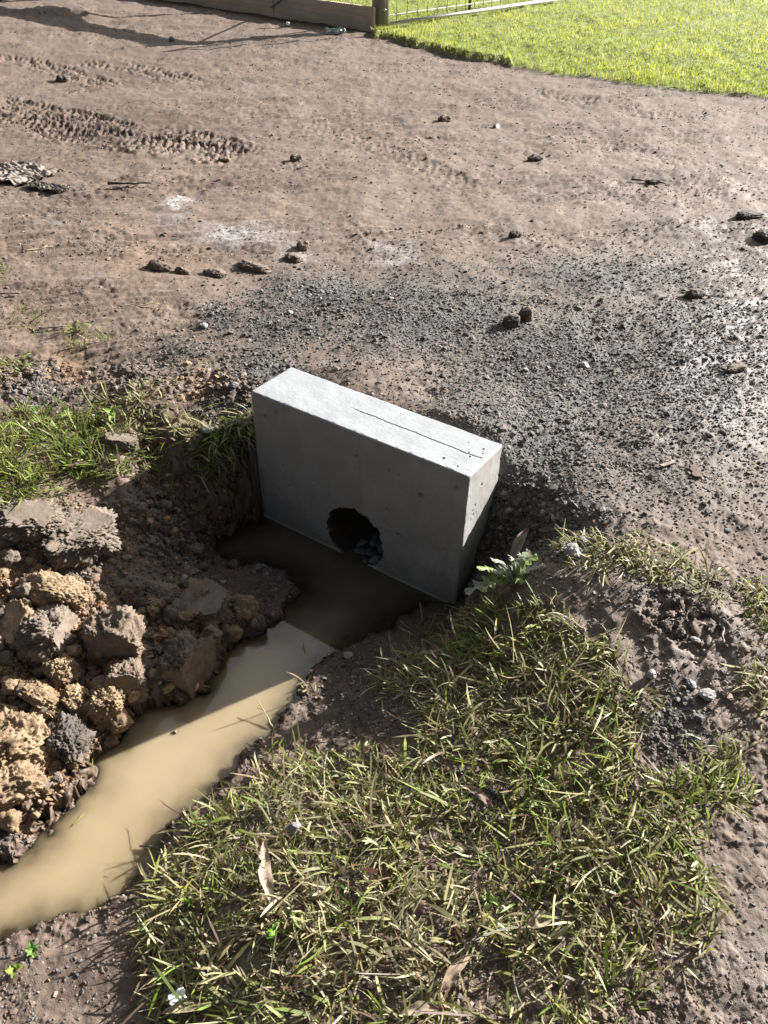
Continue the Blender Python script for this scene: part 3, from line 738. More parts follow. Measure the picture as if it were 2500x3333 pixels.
def make_gravel():
    r = np.random.default_rng(11)
    x, y = sample_frame(520000, 0, 0, .35, 6.5, 1.25, 12)
    h, z, g, wh, cl, hp, md, lw, psd = ground_parts(x, y)
    p = np.clip(g * 1.25, 0, 1) ** 1.2 * .95 + .035 * (1 - .8 * np.clip(md, 0, 1)) + .12 * hp + .05 * md
    ok = (r.random(len(x)) < p) & (psd < -.004) & (lw < .3) & blk_free(x, y)
    ok &= r.random(len(x)) < np.where(y > 3.6, .6, 1)
    x, y, z, g, cl = x[ok], y[ok], z[ok], g[ok], cl[ok]
    xh = r.uniform(.2, 1.0, 30000); yh = r.uniform(1.3, 2.6, 30000); _, zh, gh, *mh = ground_parts(xh, yh); ph, qh, _d = project(xh, yh, zh)
    okh = (blob(ph, qh, [(1150,1120,110,80,1),(1100,1190,60,70,1),(1040,1240,40,40,.9),(1200,1180,60,40,.8)]) > .35) & blk_free(xh, yh, .006) & (mh[-1] < -.01)
    nb = len(x); x = np.r_[x, xh[okh]]; y = np.r_[y, yh[okh]]; z = np.r_[z, zh[okh]]
    s = np.exp(r.normal(-5.8, .42, len(x))) * (1 + .07 * y); big = r.random(len(x)) < .03; s[big] *= 1.9
    s[nb:] *= r.uniform(1.2, 2.1, len(s) - nb); s = np.clip(s, .002, .017)
    b = np.exp(r.normal(-2.2, .32, len(x))); tint = r.random(len(x))[:, None]
    c = b[:, None] * (np.array([1.02, 1.0, .95]) * (1 - tint) + np.array([1.15, .98, .85]) * tint)
    pale = r.random(len(x)) < .04; c[pale] = np.array([.36, .34, .31]) * r.uniform(.7, 1.1, (pale.sum(), 1))
    scatter('gravel', np.c_[x, y, z], s, np.clip(c, .02, .5), M_STONE, ROCK0, seed=13, sink=.08)
    # heavier stones in the hollow right of the block
    # earth crumbs over the track, the heap and the muddy banks
    x, y = sample_frame(330000, 0, 0, .35, 13, 1.9, 22)
    h, z, g, wh, cl, hp, md, lw, psd = ground_parts(x, y)
    patch = sstep(-.1, .6, .5 * fbm(x * 1.7, y * 2.2, 3, 61) + .6 * fbm((x * .83 + y * .25) * 2.0, (y - x * .3) * 9, 3, 63))
    p = (.12 + .8 * patch) * (1 - .75 * wheel_path(x, y)) * (1 - .6 * g) * (1 - .85 * np.clip(md, 0, 1)) + 1.2 * hp + .25 * md * (y > 1.1)
    ok = (r.random(len(x)) < p) & (psd < -.004) & (lw < .3) & blk_free(x, y)
    x, y, z, hp, cl, g = x[ok], y[ok], z[ok], hp[ok], cl[ok], g[ok]
    s = np.exp(r.normal(-5.75, .48, len(x))) * (1 + .06 * y); s = np.clip(s, .0018, .015)
    b = np.exp(r.normal(0, .28, len(x)))[:, None]
    c = np.where(cl[:, None] > .35, np.array([.24, .15, .082]), np.array([.17, .127, .099])) * b
    nh = 60000; xh = r.uniform(-1.6, -.1, nh); yh = r.uniform(.7, 2.9, nh); _, zh, gh, wh2, ch, hh, *mh = ground_parts(xh, yh)
    okh = (r.random(nh) < hh * 1.2) & (mh[-1] < -.006); nb = okh.sum()
    x = np.r_[x, xh[okh]]; y = np.r_[y, yh[okh]]; z = np.r_[z, zh[okh]]; s = np.r_[s, np.clip(np.exp(r.normal(-5.1, .5, nb)), .002, .017)]
    c = np.vstack([c, np.where((r.random(nb) < ch[okh] * 1.1)[:, None], np.array([.27, .175, .10]), np.array([.14, .112, .092])) * np.exp(r.normal(0, .3, nb))[:, None]])
    scatter('soil_crumbs', np.c_[x, y, z], s, np.clip(c, .02, .5), M_CRUMB, ROCK0, seed=23, sink=-.1)
make_gravel()

# ------------------------------------------------------------------ grass
def blades(name, root, az, lean, length, width, curl, col_root, col_tip, mat_, seg=4, twist=None, droop=False):
    """each blade a bent, tapering strip"""
    n = len(root); s = np.linspace(0, 1, seg + 1)
    ang = lean[:, None] - curl[:, None] * s[None]                       # elevation of the blade along its length
    dl = length[:, None] / seg
    hx = np.cumsum(np.c_[np.zeros(n), np.cos(ang[:, :-1]) * dl], 1); hz = np.cumsum(np.c_[np.zeros(n), np.sin(ang[:, :-1]) * dl], 1)
    hz = hz if droop else np.maximum(hz, -.004)
    side = az + (0 if twist is None else twist)
    wob = (RNG.normal(0, .22, n))[:, None] * s[None] ** 2 * length[:, None]
    cx = root[:, 0, None] + np.cos(az)[:, None] * hx - np.sin(az)[:, None] * wob; cy = root[:, 1, None] + np.sin(az)[:, None] * hx + np.cos(az)[:, None] * wob; cz = root[:, 2, None] + hz
    wd = width[:, None] * np.array([.75] + [1.0] * (seg - 1) + [.12])[None] * .5 if seg > 2 else width[:, None] * np.array([1, .8, .1])[:seg + 1][None] * .5
    nx = -np.sin(side)[:, None]; ny = np.cos(side)[:, None]
    tilt = RNG.normal(0, .45, n)[:, None]
    L = np.stack([cx - nx * wd, cy - ny * wd, cz - tilt * wd], -1); R_ = np.stack([cx + nx * wd, cy + ny * wd, cz + tilt * wd], -1)
    v = np.stack([L, R_], 2).reshape(n, -1, 3)                          # n,(seg+1)*2,3
    k = np.arange(seg)[:, None] * 2
    f1 = (k + np.array([[0, 1, 3, 2]]))
    f = (f1[None] + (np.arange(n) * (seg + 1) * 2)[:, None, None]).reshape(-1, 4)
    t = s[None, :, None, None]
    c = col_root[:, None, None, :] * (1 - t) + col_tip[:, None, None, :] * t
    c = np.repeat(c, 2, 2).reshape(-1, 3)
    o = mesh_np(name, v.reshape(-1, 3), f, mat_, {'tint': c}, smooth=True)
    return o
def in_poly(px, py, poly):
    ins = np.zeros(px.shape, bool); n = len(poly)
    for i in range(n):
        ax, ay = poly[i]; bx, by = poly[(i + 1) % n]
        ins ^= ((ay > py) != (by > py)) & (px < (bx - ax) * (py - ay) / (by - ay + 1e-9) + ax)
    return ins
G_MAIN = [(985,1345),(1060,1300),(1190,1300),(1290,1370),(1385,1470),(1400,1560),(1375,1640),(1480,1610),(1640,1600),(1620,1720),(1560,1760),(1530,1850),(1590,1960),(1520,2060),(1420,2140),(1330,2260),(360,2260),(320,2110),(310,1990),(370,1860),(400,1780),(500,1715),(640,1650),(800,1650),(940,1620),(900,1530),(960,1440)]
G_LEFT = [(-200,880),(200,900),(255,840),(320,835),(340,910),(545,915),(550,985),(530,1060),(470,1050),(300,1010),(200,1055),(100,1085),(-200,1100)]
G_RIGHT = [(1180,1160),(1380,1155),(1520,1205),(1600,1255),(1700,1300),(1700,1430),(1560,1300),(1400,1240),(1230,1215)]
def grass_density(px, py, x, y):
    d = np.zeros(px.shape)
    jx = px + 26 * fbm(x * 7, y * 7, 2, 201); jy = py + 22 * fbm(x * 7, y * 7, 2, 203)
    d = np.where(in_poly(jx, jy, G_MAIN), 1.0, d)
    d = np.where(in_poly(jx, jy, G_LEFT), np.where(jx < 215, 1.7, .85), d)
    d = np.where(in_poly(jx, jy, G_RIGHT), 1.3, d)
    for (cx, cy, rx, ry, s) in [(190,735,48,28,.7),(15,795,55,32,.9),(60,695,40,22,.35),(-5,590,26,26,.8),(890,1475,85,50,.8),(1640,1470,40,70,.5),(640,1480,25,20,.2),(700,1640,120,30,.4),(1470,1680,80,60,.6),(940,1390,60,30,.35),(1030,1440,60,60,.9)]:
        d = np.maximum(d, s * (((jx - cx) / rx) ** 2 + ((jy - cy) / ry) ** 2 < 1))
    for (cx, cy, rx, ry, s) in [(1070,1735,70,32,.25),(1060,2130,95,60,.12),(1440,1580,50,80,.15),(1290,1990,60,30,.5),(860,1570,90,40,.3),(240,970,24,18,.2),(1450,1560,70,120,.12)]:
        d = np.where(((jx - cx) / rx) ** 2 + ((jy - cy) / ry) ** 2 < 1, np.minimum(d, s), d)
    return d
def make_grass():
    r = np.random.default_rng(31)
    n = 1200000
    x = r.uniform(-2.3, 2.0, n); y = r.uniform(.05, 4.4, n)
    h, z, g, wh, cl, hp, md, lw, psd = ground_parts(x, y)
    px, py, dep = project(x, y, z)
    d = grass_density(px, py, x, y) * (psd < -.01) * blk_free(x, y, .012)
    clump = sstep(-.55, .35, fbm(x * 11, y * 11, 2, 207))
    e_ = .01; sl = np.hypot(ground_coarse(x + e_, y)[0] - h, ground_coarse(x, y + e_)[0] - h) / e_
    ok = r.random(n) < d * (.16 + .9 * clump) * .40 * np.clip(np.sqrt(1 + sl * sl), 1, 2.4)
    x, y, z, px, py = x[ok], y[ok], z[ok], px[ok], py[ok]; n = len(x)
    left = (py < 1110) & (px < 560)
    az = r.uniform(0, 2 * math.pi, n) * .65 + 2.4 * fbm(x * 5, y * 5, 2, 211) + np.where(left, 0, .4)
    lean = np.where(r.random(n) < .74, r.normal(.22, .18, n), r.normal(.85, .3, n)); lean = np.clip(lean, .03, 1.45)
    L = np.clip(np.exp(r.normal(-3.12, .4, n)), .016, .12)
    longb = r.random(n) < .018; L[longb] = r.uniform(.1, .17, longb.sum())
    w = np.clip(r.normal(.0036, .0013, n), .0015, .0075) * np.where(L > .09, 1.2, 1)
    small = np.isin(np.arange(n), np.where((py < 830) | ((px > 1180) & (py < 1440) & (px > py * .2 + 900)))[0])
    L = np.where(small, L * .75, L); w = np.where(small, w * .8, w)
    curl = r.normal(.8, .8, n)
    green = sstep(.42, .8, r.random(n) + .45 * fbm(x * 3.2, y * 3.2, 2, 215) + np.where((px < 230) & (py < 1110), .45, 0) + np.where((px > 400) & (px < 560) & (py < 1110), .25, 0) + np.where((px > 1000) & (py > 1450) & (py < 1800), .10, 0))
    brn = (r.random(n) < .2)
    gcol = np.stack([r.uniform(.20, .33, n), r.uniform(.29, .42, n), r.uniform(.03, .08, n)], -1)
    scol = (np.array([.53, .485, .27]) * r.uniform(.55, 1.35, (n, 1)) + r.normal(0, .02, (n, 3))).clip(.05, .7)
    bcol = np.stack([r.uniform(.11, .2, n), r.uniform(.08, .14, n), r.uniform(.04, .08, n)], -1)
    c = scol * (1 - green[:, None]) + gcol * green[:, None]; c[brn] = bcol[brn]
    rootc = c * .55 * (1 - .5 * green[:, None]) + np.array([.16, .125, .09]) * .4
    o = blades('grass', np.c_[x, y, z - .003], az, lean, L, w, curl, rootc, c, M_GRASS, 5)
    tag(o, 'muddy trampled grass growing over the banks of the ditch', 'grass', kind='stuff')
make_grass()
def hanging_grass():
    r = np.random.default_rng(37); n = 300
    t = r.random(n); x = -.50 - .17 * t + r.normal(0, .015, n); y = 2.60 - .12 * t ** 1.2 + r.normal(0, .018, n)
    z = ground_z(x, y) + .004; ok = z > -.42; x, y, z = x[ok], y[ok], z[ok]; n = len(x)
    az = r.normal(-2.0, 1.2, n); lean = r.normal(.5, .5, n); L = r.uniform(.03, .12, n); w = r.uniform(.003, .0065, n)
    g = r.random(n)[:, None] < .4
    c = np.where(g, np.array([.2, .33, .05]), np.array([.40, .37, .2])) * r.uniform(.6, 1.2, (n, 1))
    tag(blades('hanging_grass', np.c_[x, y, z], az, lean, L, w, r.uniform(.8, 2.0, n), c * .7, c, M_GRASS, 5, droop=True), 'grass hanging over the bank beside the block', 'grass', kind='stuff')
hanging_grass()
def make_lawn():
    r = np.random.default_rng(41)
    n = 380000
    y = 7.6 + 24 * r.random(n) ** 1.9; x = r.uniform(-.62, .62, n) * (y + 2.5)
    h, z, *rest = ground_parts(x, y); lw = rest[5]
    ok = lw > .35
    x, y, z = x[ok], y[ok], z[ok]; n = len(x)
    az = r.uniform(0, 2 * math.pi, n); lean = r.normal(1.15, .3, n)
    edge = sstep(.35, .0, lawn_sd(x, y))
    patch = fbm(x * 1.5, y * 1.5, 3, 221)
    L = np.clip(r.normal(.04, .012, n) * (1 + .35 * patch), .02, .11) * (1 + .3 * edge); w = np.clip(r.normal(.0055, .0018, n), .003, .01) * (1 + .03 * (y - 8))
    k = sstep(-.4, .5, r.normal(0, .35, n) + .7 * patch)[:, None]
    c = np.array([.31, .40, .045]) * (1 - k) + np.array([.52, .55, .09]) * k
    straw = r.random(n) < .06 + .2 * edge; c[straw] = np.array([.36, .32, .14])
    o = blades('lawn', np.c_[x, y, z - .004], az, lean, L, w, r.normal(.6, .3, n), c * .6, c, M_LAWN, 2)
    tag(o, 'bright green lawn beyond the dirt driveway', 'lawn', kind='stuff')
make_lawn()

# ------------------------------------------------------------------ clods of clay
M_CLAY = clod_material('yellow_clay', (.135, .09, .05), (.25, .17, .095), (.34, .245, .145))
M_BROWN = clod_material('brown_clay', (.085, .06, .041), (.155, .11, .077), (.215, .157, .112))
M_DARK = clod_material('dark_earth', (.05, .04, .033), (.09, .072, .06), (.14, .11, .09))
M_TAN = clod_material('dry_mud', (.11, .084, .063), (.165, .127, .097), (.22, .172, .132), .3)
def clod_data(seed, dims, cuts, sub, rough=.10):
    v, f = ico(sub); r = np.random.default_rng(seed)
    v = np.sign(v) * np.abs(v) ** .72
    o = r.uniform(-50, 50, 3)
    nrm = v / np.linalg.norm(v, axis=1, keepdims=True)
    v = v * (1 + .28 * fbm3(nrm * 1.3 + o, 2, seed))[:, None]
    cut = np.zeros(len(v))
    for d, c in cuts:
        d = np.array(d, float); d /= np.linalg.norm(d); sdist = v @ d
        wob = c + .03 * fbm3(nrm * 2 + o + 3, 2, seed + 4)
        over = np.clip(sdist - wob, 0, None); v = v - over[:, None] * d; cut = np.maximum(cut, sstep(.0, .03, over))
    crumb = 1.1 * np.abs(fbm3(nrm * 4 + o, 3, seed + 9, .6)) - .3 + .75 * np.clip(fbm3(nrm * 12 + o, 2, seed + 12, .7), -.15, 1) + .3 * np.clip(fbm3(nrm * 30 + o, 1, seed + 14), 0, 1)
    v = v + nrm * (rough * crumb * (1 - .93 * cut))[:, None] + nrm * (.012 * fbm3(nrm * 9 + o, 2, seed + 20) * cut)[:, None]
    return v * np.array(dims), f, cut
CLOD_SCALE = 1.0
def clod(px, py, dims, label, m, cuts=(), seed=1, rz=0.0, tilt=(0, 0), sub=6, lift=.05, name='clay_clod', z=None, rough=.15, group=None):
    dims = tuple(CLOD_SCALE * d for d in dims)
    v, f, cut = clod_data(seed, dims, cuts, sub, rough)
    o = mesh_np(name, v, f, m, {'cut': np.repeat(cut[:, None], 3, 1)}, smooth=True)
    p = at(px, py)[0]
    o.location = (p[0], p[1], (p[2] if z is None else z) + lift * dims[2]); o.rotation_euler = (tilt[0], tilt[1], rz)
    tag(o, label, 'clod', group); return o
GH = 'clods dug out of the ditch'; CLOD_SCALE = 1.22
clod(246, 1410, (.078, .085, .082), 'largest brown clay clod, crumbly on top with a smooth sliced face towards the puddle', M_BROWN, [((-.35, -.9, .25), .45), ((-1, -.1, -.1), .75)], 301, .3, (.15, .1), group=GH)
clod(408, 1455, (.075, .080, .085), 'brown clod with a smooth tan sliced face, at the puddle edge below the block', M_BROWN, [((.75, -.6, .25), .45), ((-.3, -.95, .0), .7)], 302, .2, (0, .1), group=GH)
clod(95, 1528, (.072, .042, .042), 'long yellow clay clod with a smooth flank facing the camera, left heap', M_CLAY, [((-.1, -.9, -.3), .45)], 303, -.35, (0, .25), group=GH)
clod(166, 1535, (.040, .038, .045), 'upright ochre clod with one smooth side, just right of the long yellow clod', M_CLAY, [((-.8, -.5, 0), .6)], 304, .4, group=GH)
clod(232, 1535, (.042, .045, .052), 'ochre clod studded with grey stones, hanging over the puddle edge', M_CLAY, [], 305, .4, rough=.16, group=GH)
clod(120, 1300, (.078, .045, .042), 'wide yellow clod with a round pale stone on it, near the top of the heap', M_CLAY, [], 306, -.1, rough=.15, group=GH)
clod(277, 1495, (.048, .048, .05), 'dark damp clod in the shade between the two sliced clods', M_BROWN, [((.1, -1, .2), .55)], 307, .3, group=GH)
clod(35, 1365, (.045, .06, .06), 'tan clod with a smooth slanted top at the far left of the heap', M_CLAY, [((-.3, -.3, .9), .5)], 308, .2, group=GH)
clod(115, 1385, (.066, .07, .065), 'broad crumbly tan clod left of the largest brown clod', M_TAN, [((.9, -.2, .1), .7)], 309, .1, rough=.15, group=GH)
clod(30, 1625, (.072, .075, .06), 'big orange yellow clod pile at the left edge of the photo', M_CLAY, [], 310, .7, rough=.17, group=GH)
clod(106, 1612, (.026, .03, .042), 'narrow upright orange clod between the pile and the grey stony clod', M_CLAY, [], 311, .2, rough=.14, group=GH)
clod(150, 1620, (.05, .046, .05), 'grey stony clod at the corner of the puddle bank', M_DARK, [], 312, 1.2, rough=.18, group=GH)
clod(22, 1705, (.065, .07, .05), 'pale orange crumbly clod low on the left bank', M_CLAY, [], 313, 2.1, rough=.18, group=GH)
clod(140, 1467, (.036, .036, .036), 'small yellow clod with straws on it, above the upright ochre clod', M_CLAY, [], 314, .9, rough=.16, group=GH)
clod(294, 1295, (.03, .034, .04), 'small lumpy clod catching the sun at the edge of the block shadow', M_BROWN, [], 315, 0, rough=.16, group=GH)
clod(348, 1302, (.05, .04, .035), 'shaded crumbly clod in the middle of the block shadow', M_BROWN, [], 316, .5, rough=.14, group=GH)
clod(425, 1310, (.085, .065, .035), 'wide cracked slab of grey brown clay in the block shadow', M_BROWN, [((0, -.2, 1), .5)], 317, -.3, rough=.12, group=GH)
clod(530, 1322, (.036, .036, .038), 'small ochre clod at the tip of the mud tongue in the puddle', M_CLAY, [], 318, .3, rough=.12, group=GH)
clod(75, 1150, (.085, .06, .036), 'flat tan slab of earth below the green grass on the left', M_TAN, [((.1, 0, 1), .85)], 319, .1, (.05, .05), rough=.24, lift=.2, group=GH)
clod(178, 1180, (.085, .075, .036), 'flat yellowish cracked slab at the tip of the block shadow', M_TAN, [((.1, -.1, 1), .85)], 320, .5, (.08, .0), rough=.24, lift=.2, group=GH)
clod(262, 952, (.05, .03, .022), 'thin tan crust of earth amid the grass left of the block', M_TAN, [((0, 0, 1), .5)], 321, -.2, (-.1, .1), group=GH)
clod(402, 1590, (.05, .045, .05), 'rooty clod just under the muddy water', M_CLAY, [], 322, .3, z=WATER - .064, lift=0, rough=.14, group=GH)
CLOD_SCALE = 1.0
clod(1105, 705, (.034, .03, .03), 'dark grey lump of mud, front one of the pair on the gravel driveway', M_DARK, [], 331, .2, lift=.5, sub=5, rough=.16, group='mud lumps on the driveway')
clod(1136, 692, (.034, .03, .032), 'brown lump of mud, rear one of the pair on the gravel driveway', M_BROWN, [], 332, .9, lift=.5, sub=5, rough=.16, group='mud lumps on the driveway')
for q in [(345, 580, .062, .03, .030, 'left long tan mud crust with a shaded broken edge on the driveway'), (395, 588, .04, .022, .02, 'small mud crust in line between two larger crusts'), (465, 592, .055, .03, .026, 'middle tan mud crust with a shaded broken edge, nearest the camera'), (548, 578, .075, .035, .022, 'long tan mud crust just below the white lime patch'), (635, 560, .045, .03, .02, 'low rounded mud crust right of the long one')]:
    clod(q[0], q[1], q[2:5], q[5], M_TAN, [], int(q[0]), -.35, (-.12, .1), sub=5, lift=-.15, name='mud_crust', rough=.3, group='mud crusts on the driveway')
for q in [(1112, 512, .034, .026, .024, M_DARK, 'dark clod lying alone on the gravel right of the second lime patch'), (1500, 640, .05, .028, .024, M_DARK, 'dark muddy clod with a twig on the wet right side'), (1620, 470, .085, .05, .022, M_DARK, 'flat black clump of peat near the right edge'), (1652, 516, .06, .05, .03, M_DARK, 'black clump of peat cut by the right edge'), (137, 178, .05, .035, .035, M_DARK, 'small dark clod beyond the tyre tread prints'), (655, 535, .03, .026, .024, M_BROWN, 'little brown clod standing beside the big lime patch'), (1410, 395, .05, .03, .018, M_DARK, 'low dark clod beside a twig on the far right'), (1590, 800, .05, .02, .014, M_BROWN, 'flat straw covered clod at the right'), (485, 345, .04, .03, .02, M_BROWN, 'brown clod past the end of the tread prints'), (640, 345, .04, .03, .024, M_BROWN, 'reddish clod in the middle of the driveway'), (1155, 347, .05, .035, .026, M_DARK, 'dark clod among the crumbs of the upper right track'), (960, 260, .05, .04, .03, M_BROWN, 'brown clod far up the driveway')]:
    clod(q[0], q[1], q[2:5], q[6], q[5], [], int(q[0]) + 3, .4, sub=5, lift=.3, name='mud_clod', rough=.15, group='mud lumps on the driveway')
def small_clods():
    protos = []
    r = np.random.default_rng(55)
    for k in range(8):
        v, f, cut = clod_data(400 + k, (1, r.uniform(.7, 1), r.uniform(.6, .9)), [((r.normal(), r.normal(), .2), .6)] if k % 2 else [], 4, .2)
        me = mesh_np('small_clod', v, f, [M_CLAY, M_BROWN, M_TAN, M_CLAY, M_BROWN, M_DARK, M_CLAY, M_TAN][k], {'cut': np.repeat(cut[:, None], 3, 1)}, smooth=True)
        protos.append(me)
    px = r.uniform(-10, 620, 2600); py = r.uniform(1100, 1840, 2600)
    p = at(px, py); _, z, *m = ground_parts(p[:, 0], p[:, 1])
    hp, psd = m[3], m[6]
    ok = np.where((r.random(2600) < hp * 1.3) & (psd < -.012))[0][:290]
    lab = {0: 'small yellow crumbly clod in the heap dug out beside the puddle', 1: 'small brown clod with a sliced side in the dug heap', 2: 'small dry tan clod in the heap dug out beside the puddle', 5: 'small dark clod in the heap dug out beside the puddle'}
    key = [0, 1, 2, 0, 1, 5, 0, 2]
    for j, i in enumerate(ok):
        k = j % 8
        o = protos[k] if j < 8 else protos[k].copy()
        if j >= 8: COL.objects.link(o)
        s = float(np.clip(np.exp(r.normal(-4.15, .4)), .008, .032))
        o.scale = (s, s, s); o.location = (p[i, 0], p[i, 1], z[i] + s * .35); o.rotation_euler = (r.normal(0, .4), r.normal(0, .4), r.uniform(0, 6.28))
        tag(o, lab[key[k]], 'clod', {0: 'small yellow clods', 1: 'small brown clods', 2: 'small tan clods', 5: 'small dark clods'}[key[k]])
small_clods()

# ------------------------------------------------------------------ single stones
M_PALE = simple('pale_stone', (.30, .29, .27), .75, 0, 60, .35, .003)
M_SLATE = simple('blue_grey_stone', (.15, .155, .16), .6, 0, 60, .35, .003)
def stone(px, py, size, label, m=M_PALE, seed=1, lift=.35, z=None, name='stone', flat=1.0, group='larger loose stones'):
    v, f = rock_shapes(1, 3, 900 + seed, .10)[0]
    nrm = v / np.linalg.norm(v, axis=1, keepdims=True)
    v = v * (1 + .07 * fbm3(nrm * 3 + seed, 3, seed))[:, None] * size * np.array([1, 1, flat])
    o = mesh_np(name, v, f, m, smooth=False)
    p = at(px, py)[0]; o.location = (p[0], p[1], (p[2] if z is None else z) + size * lift * flat); o.rotation_euler = (0, 0, seed * 1.7)
    tag(o, label, 'stone', group)
stone(1404, 1464, .017, 'white stone beside the muddy boot prints right of the grass', seed=1)
stone(1524, 1507, .026, 'pale grey stone on the dark gravel among the tyre prints', seed=2)
stone(1492, 1480, .018, 'smaller blue grey stone left of the pale one by the tyre prints', M_SLATE, 3)
stone(1236, 1196, .030, 'large pale stone at the top of the gravel hollow beside the thistle', seed=4)
stone(1256, 1174, .024, 'grey flat stone just behind the large pale stone', M_SLATE, 5)
stone(1170, 1232, .018, 'light stone beside the right thistle leaf', seed=6)
stone(1215, 1180, .02, 'dark stone left of the large pale stone', M_SLATE, 7)
stone(155, 1281, .015, 'round light grey stone set on the wide yellow clod', seed=8, lift=2.6)
stone(1500, 505 + 880, .016, 'flat pale stone on the tyre printed mud at right', seed=9)
stone(752, 1419, .018, 'pale stone on the dark bank above the puddle', seed=10)
stone(640, 1800, .022, 'light grey stone half hidden in the foreground grass', seed=11, lift=.8)
stone(200, 903, .014, 'pale grey stone among the left grass clumps', seed=12)
stone(525, 916, .034, 'flat white flake of stone lying against the left end of the block', seed=13, flat=.3, lift=.9)
stone(447, 935, .030, 'grey flat stone standing in the grass left of the block', M_SLATE, 14, flat=.5, lift=1.2)
stone(505, 848, .022, 'dull stone on the gravel behind the left end of the block', M_SLATE, 15)
stone(440, 705, .024, 'long whitish pebble on the dark gravel patch', seed=16, flat=.5)
stone(625, 680, .016, 'light pebble at the upper edge of the dark gravel', seed=17)
stone(666, 711, .016, 'cream pebble with a flat side on the brown patch', seed=18)
stone(1305, 835 + 40, .016, 'light stone on the gravel right of the block', seed=19)
stone(1262, 790, .022, 'angular white stone on the driveway right of the block top', seed=20)
stone(621, 58, .05, 'white stone in front of the timber board', seed=21)
stone(372, 88, .04, 'small pale stone left of the post shadow', seed=22)
stone(1072, 275, .035, 'light stone near the lawn end of the driveway', seed=23)
stone(560, 1235, .017, 'wet grey stone on the mud tongue', M_SLATE, 24)
stone(405, 1233, .018, 'wet slate stone in the block shadow', M_SLATE, 25)
stone(480, 1262, .016, 'light flat stone in the block shadow', seed=26, flat=.5)
stone(60, 1345, .022, 'muddy grey stone at the left of the heap', M_SLATE, 27, lift=.9)
stone(113, 1705, .018, 'light stone low on the left bank', seed=28, lift=.8)
def in_pipe():
    for k, (u, v, s, fl) in enumerate([(.455, .05, .030, .5), (.50, .06, .034, .6), (.535, .03, .036, .8), (.43, .09, .028, .5), (.52, .10, .03, .6), (.47, .12, .034, .7), (.50, .015, .02, .5)]):
        vv, f = rock_shapes(1, 2, 960 + k, .12)[0]
        o = mesh_np('slate_piece', vv * s * np.array([1, 1, fl]), f, M_SLATE)
        c = BO + BX * u + BY * v; o.location = (c[0], c[1], WATER + .008 + .004 * (k % 3)); o.rotation_euler = (.3 * (k % 2), .3, k * 1.3)
        tag(o, 'broken blue grey slate piece lying inside the mouth of the pipe hole', 'stone', 'slate pieces in the pipe')
in_pipe()

# ------------------------------------------------------------------ leaves, twigs, scraps
def strip_leaf(L, w, seed, curl=.2, n=15, m=7, bite=0.0, wave=.12, thick=0.0):
    """a lance shaped leaf as a curved sheet along +x"""
    r = np.random.default_rng(seed)
    s = np.linspace(0, 1, n); t = np.linspace(-1, 1, m)
    S, T = np.meshgrid(s, t, indexing='ij')
    wd = w * np.sin(np.pi * np.clip(S, .02, .995)) ** .75 * (1 + .15 * perlin(S * 7, T * 0 + (T > 0), seed))
    if bite: wd = wd * (1 - bite * np.exp(-((S - .62) / .06) ** 2) * (T > 0) - bite * .7 * np.exp(-((S - .8) / .04) ** 2) * (T > 0))
    x = S * L; y = T * wd + L * .1 * np.sin(S * 2.5); z = curl * L * np.sin(np.pi * S) * .5 + .35 * w * T * T + w * wave * 3 * perlin(S * 4, T * 1.5, seed + 3)
    v = np.stack([x, y, z], -1).reshape(-1, 3)
    i = np.arange(n - 1)[:, None] * m + np.arange(m - 1)[None]
    return v, np.stack([i, i + m, i + m + 1, i + 1], -1).reshape(-1, 4)
def dead_leaf(px, py, L, w, az, label, col_, seed, lift=.012, curl=.15, bite=0.0, pitch=0.0, name='dead_leaf', cat='leaf'):
    v, f = strip_leaf(L, w, seed, curl, bite=bite)
    v[:, 0] -= L / 2
    o = mesh_np(name, v, f, M_DEAD, {'tint': np.tile(np.array(col_) , (len(v), 1))}, smooth=True)
    p = at(px, py)[0]; o.location = (p[0], p[1], p[2] + lift); o.rotation_euler = (.15, pitch, az)
    tag(o, label, cat, 'dead leaves'); return o
dead_leaf(588, 1905, .17, .016, 1.75, 'long pinkish tan dead leaf with bites out of it, lying in the foreground grass', (.36, .27, .21), 1, .035, bite=.75)
dead_leaf(985, 2118, .10, .012, .75, 'brown lance shaped dead leaf beside the bare patch at the bottom', (.30, .215, .15), 2, .03)
dead_leaf(1165, 2005, .065, .017, .3, 'broad pale tan dead leaf lying in the lower right grass', (.38, .31, .22), 3, .03)
dead_leaf(1028, 1740, .09, .010, -.8, 'narrow reddish dead leaf above the gravel gap in the grass', (.25, .17, .13), 4, .03)
dead_leaf(1120, 1222, .15, .017, 1.0, 'grey brown gum leaf leaning upright through the thistle', (.24, .185, .16), 5, .075, pitch=-.5)
dead_leaf(1080, 1290, .10, .014, .95, 'dark brown gum leaf drooping below the thistle', (.17, .12, .09), 6, .05, pitch=-.3)
dead_leaf(905, 2200, .08, .012, .1, 'short tan dead leaf at the bottom edge of the photo', (.33, .26, .18), 7, .03)
dead_leaf(400, 2195, .10, .010, .05, 'pale straw coloured leaf lying below the white scrap', (.4, .33, .22), 8, .012)
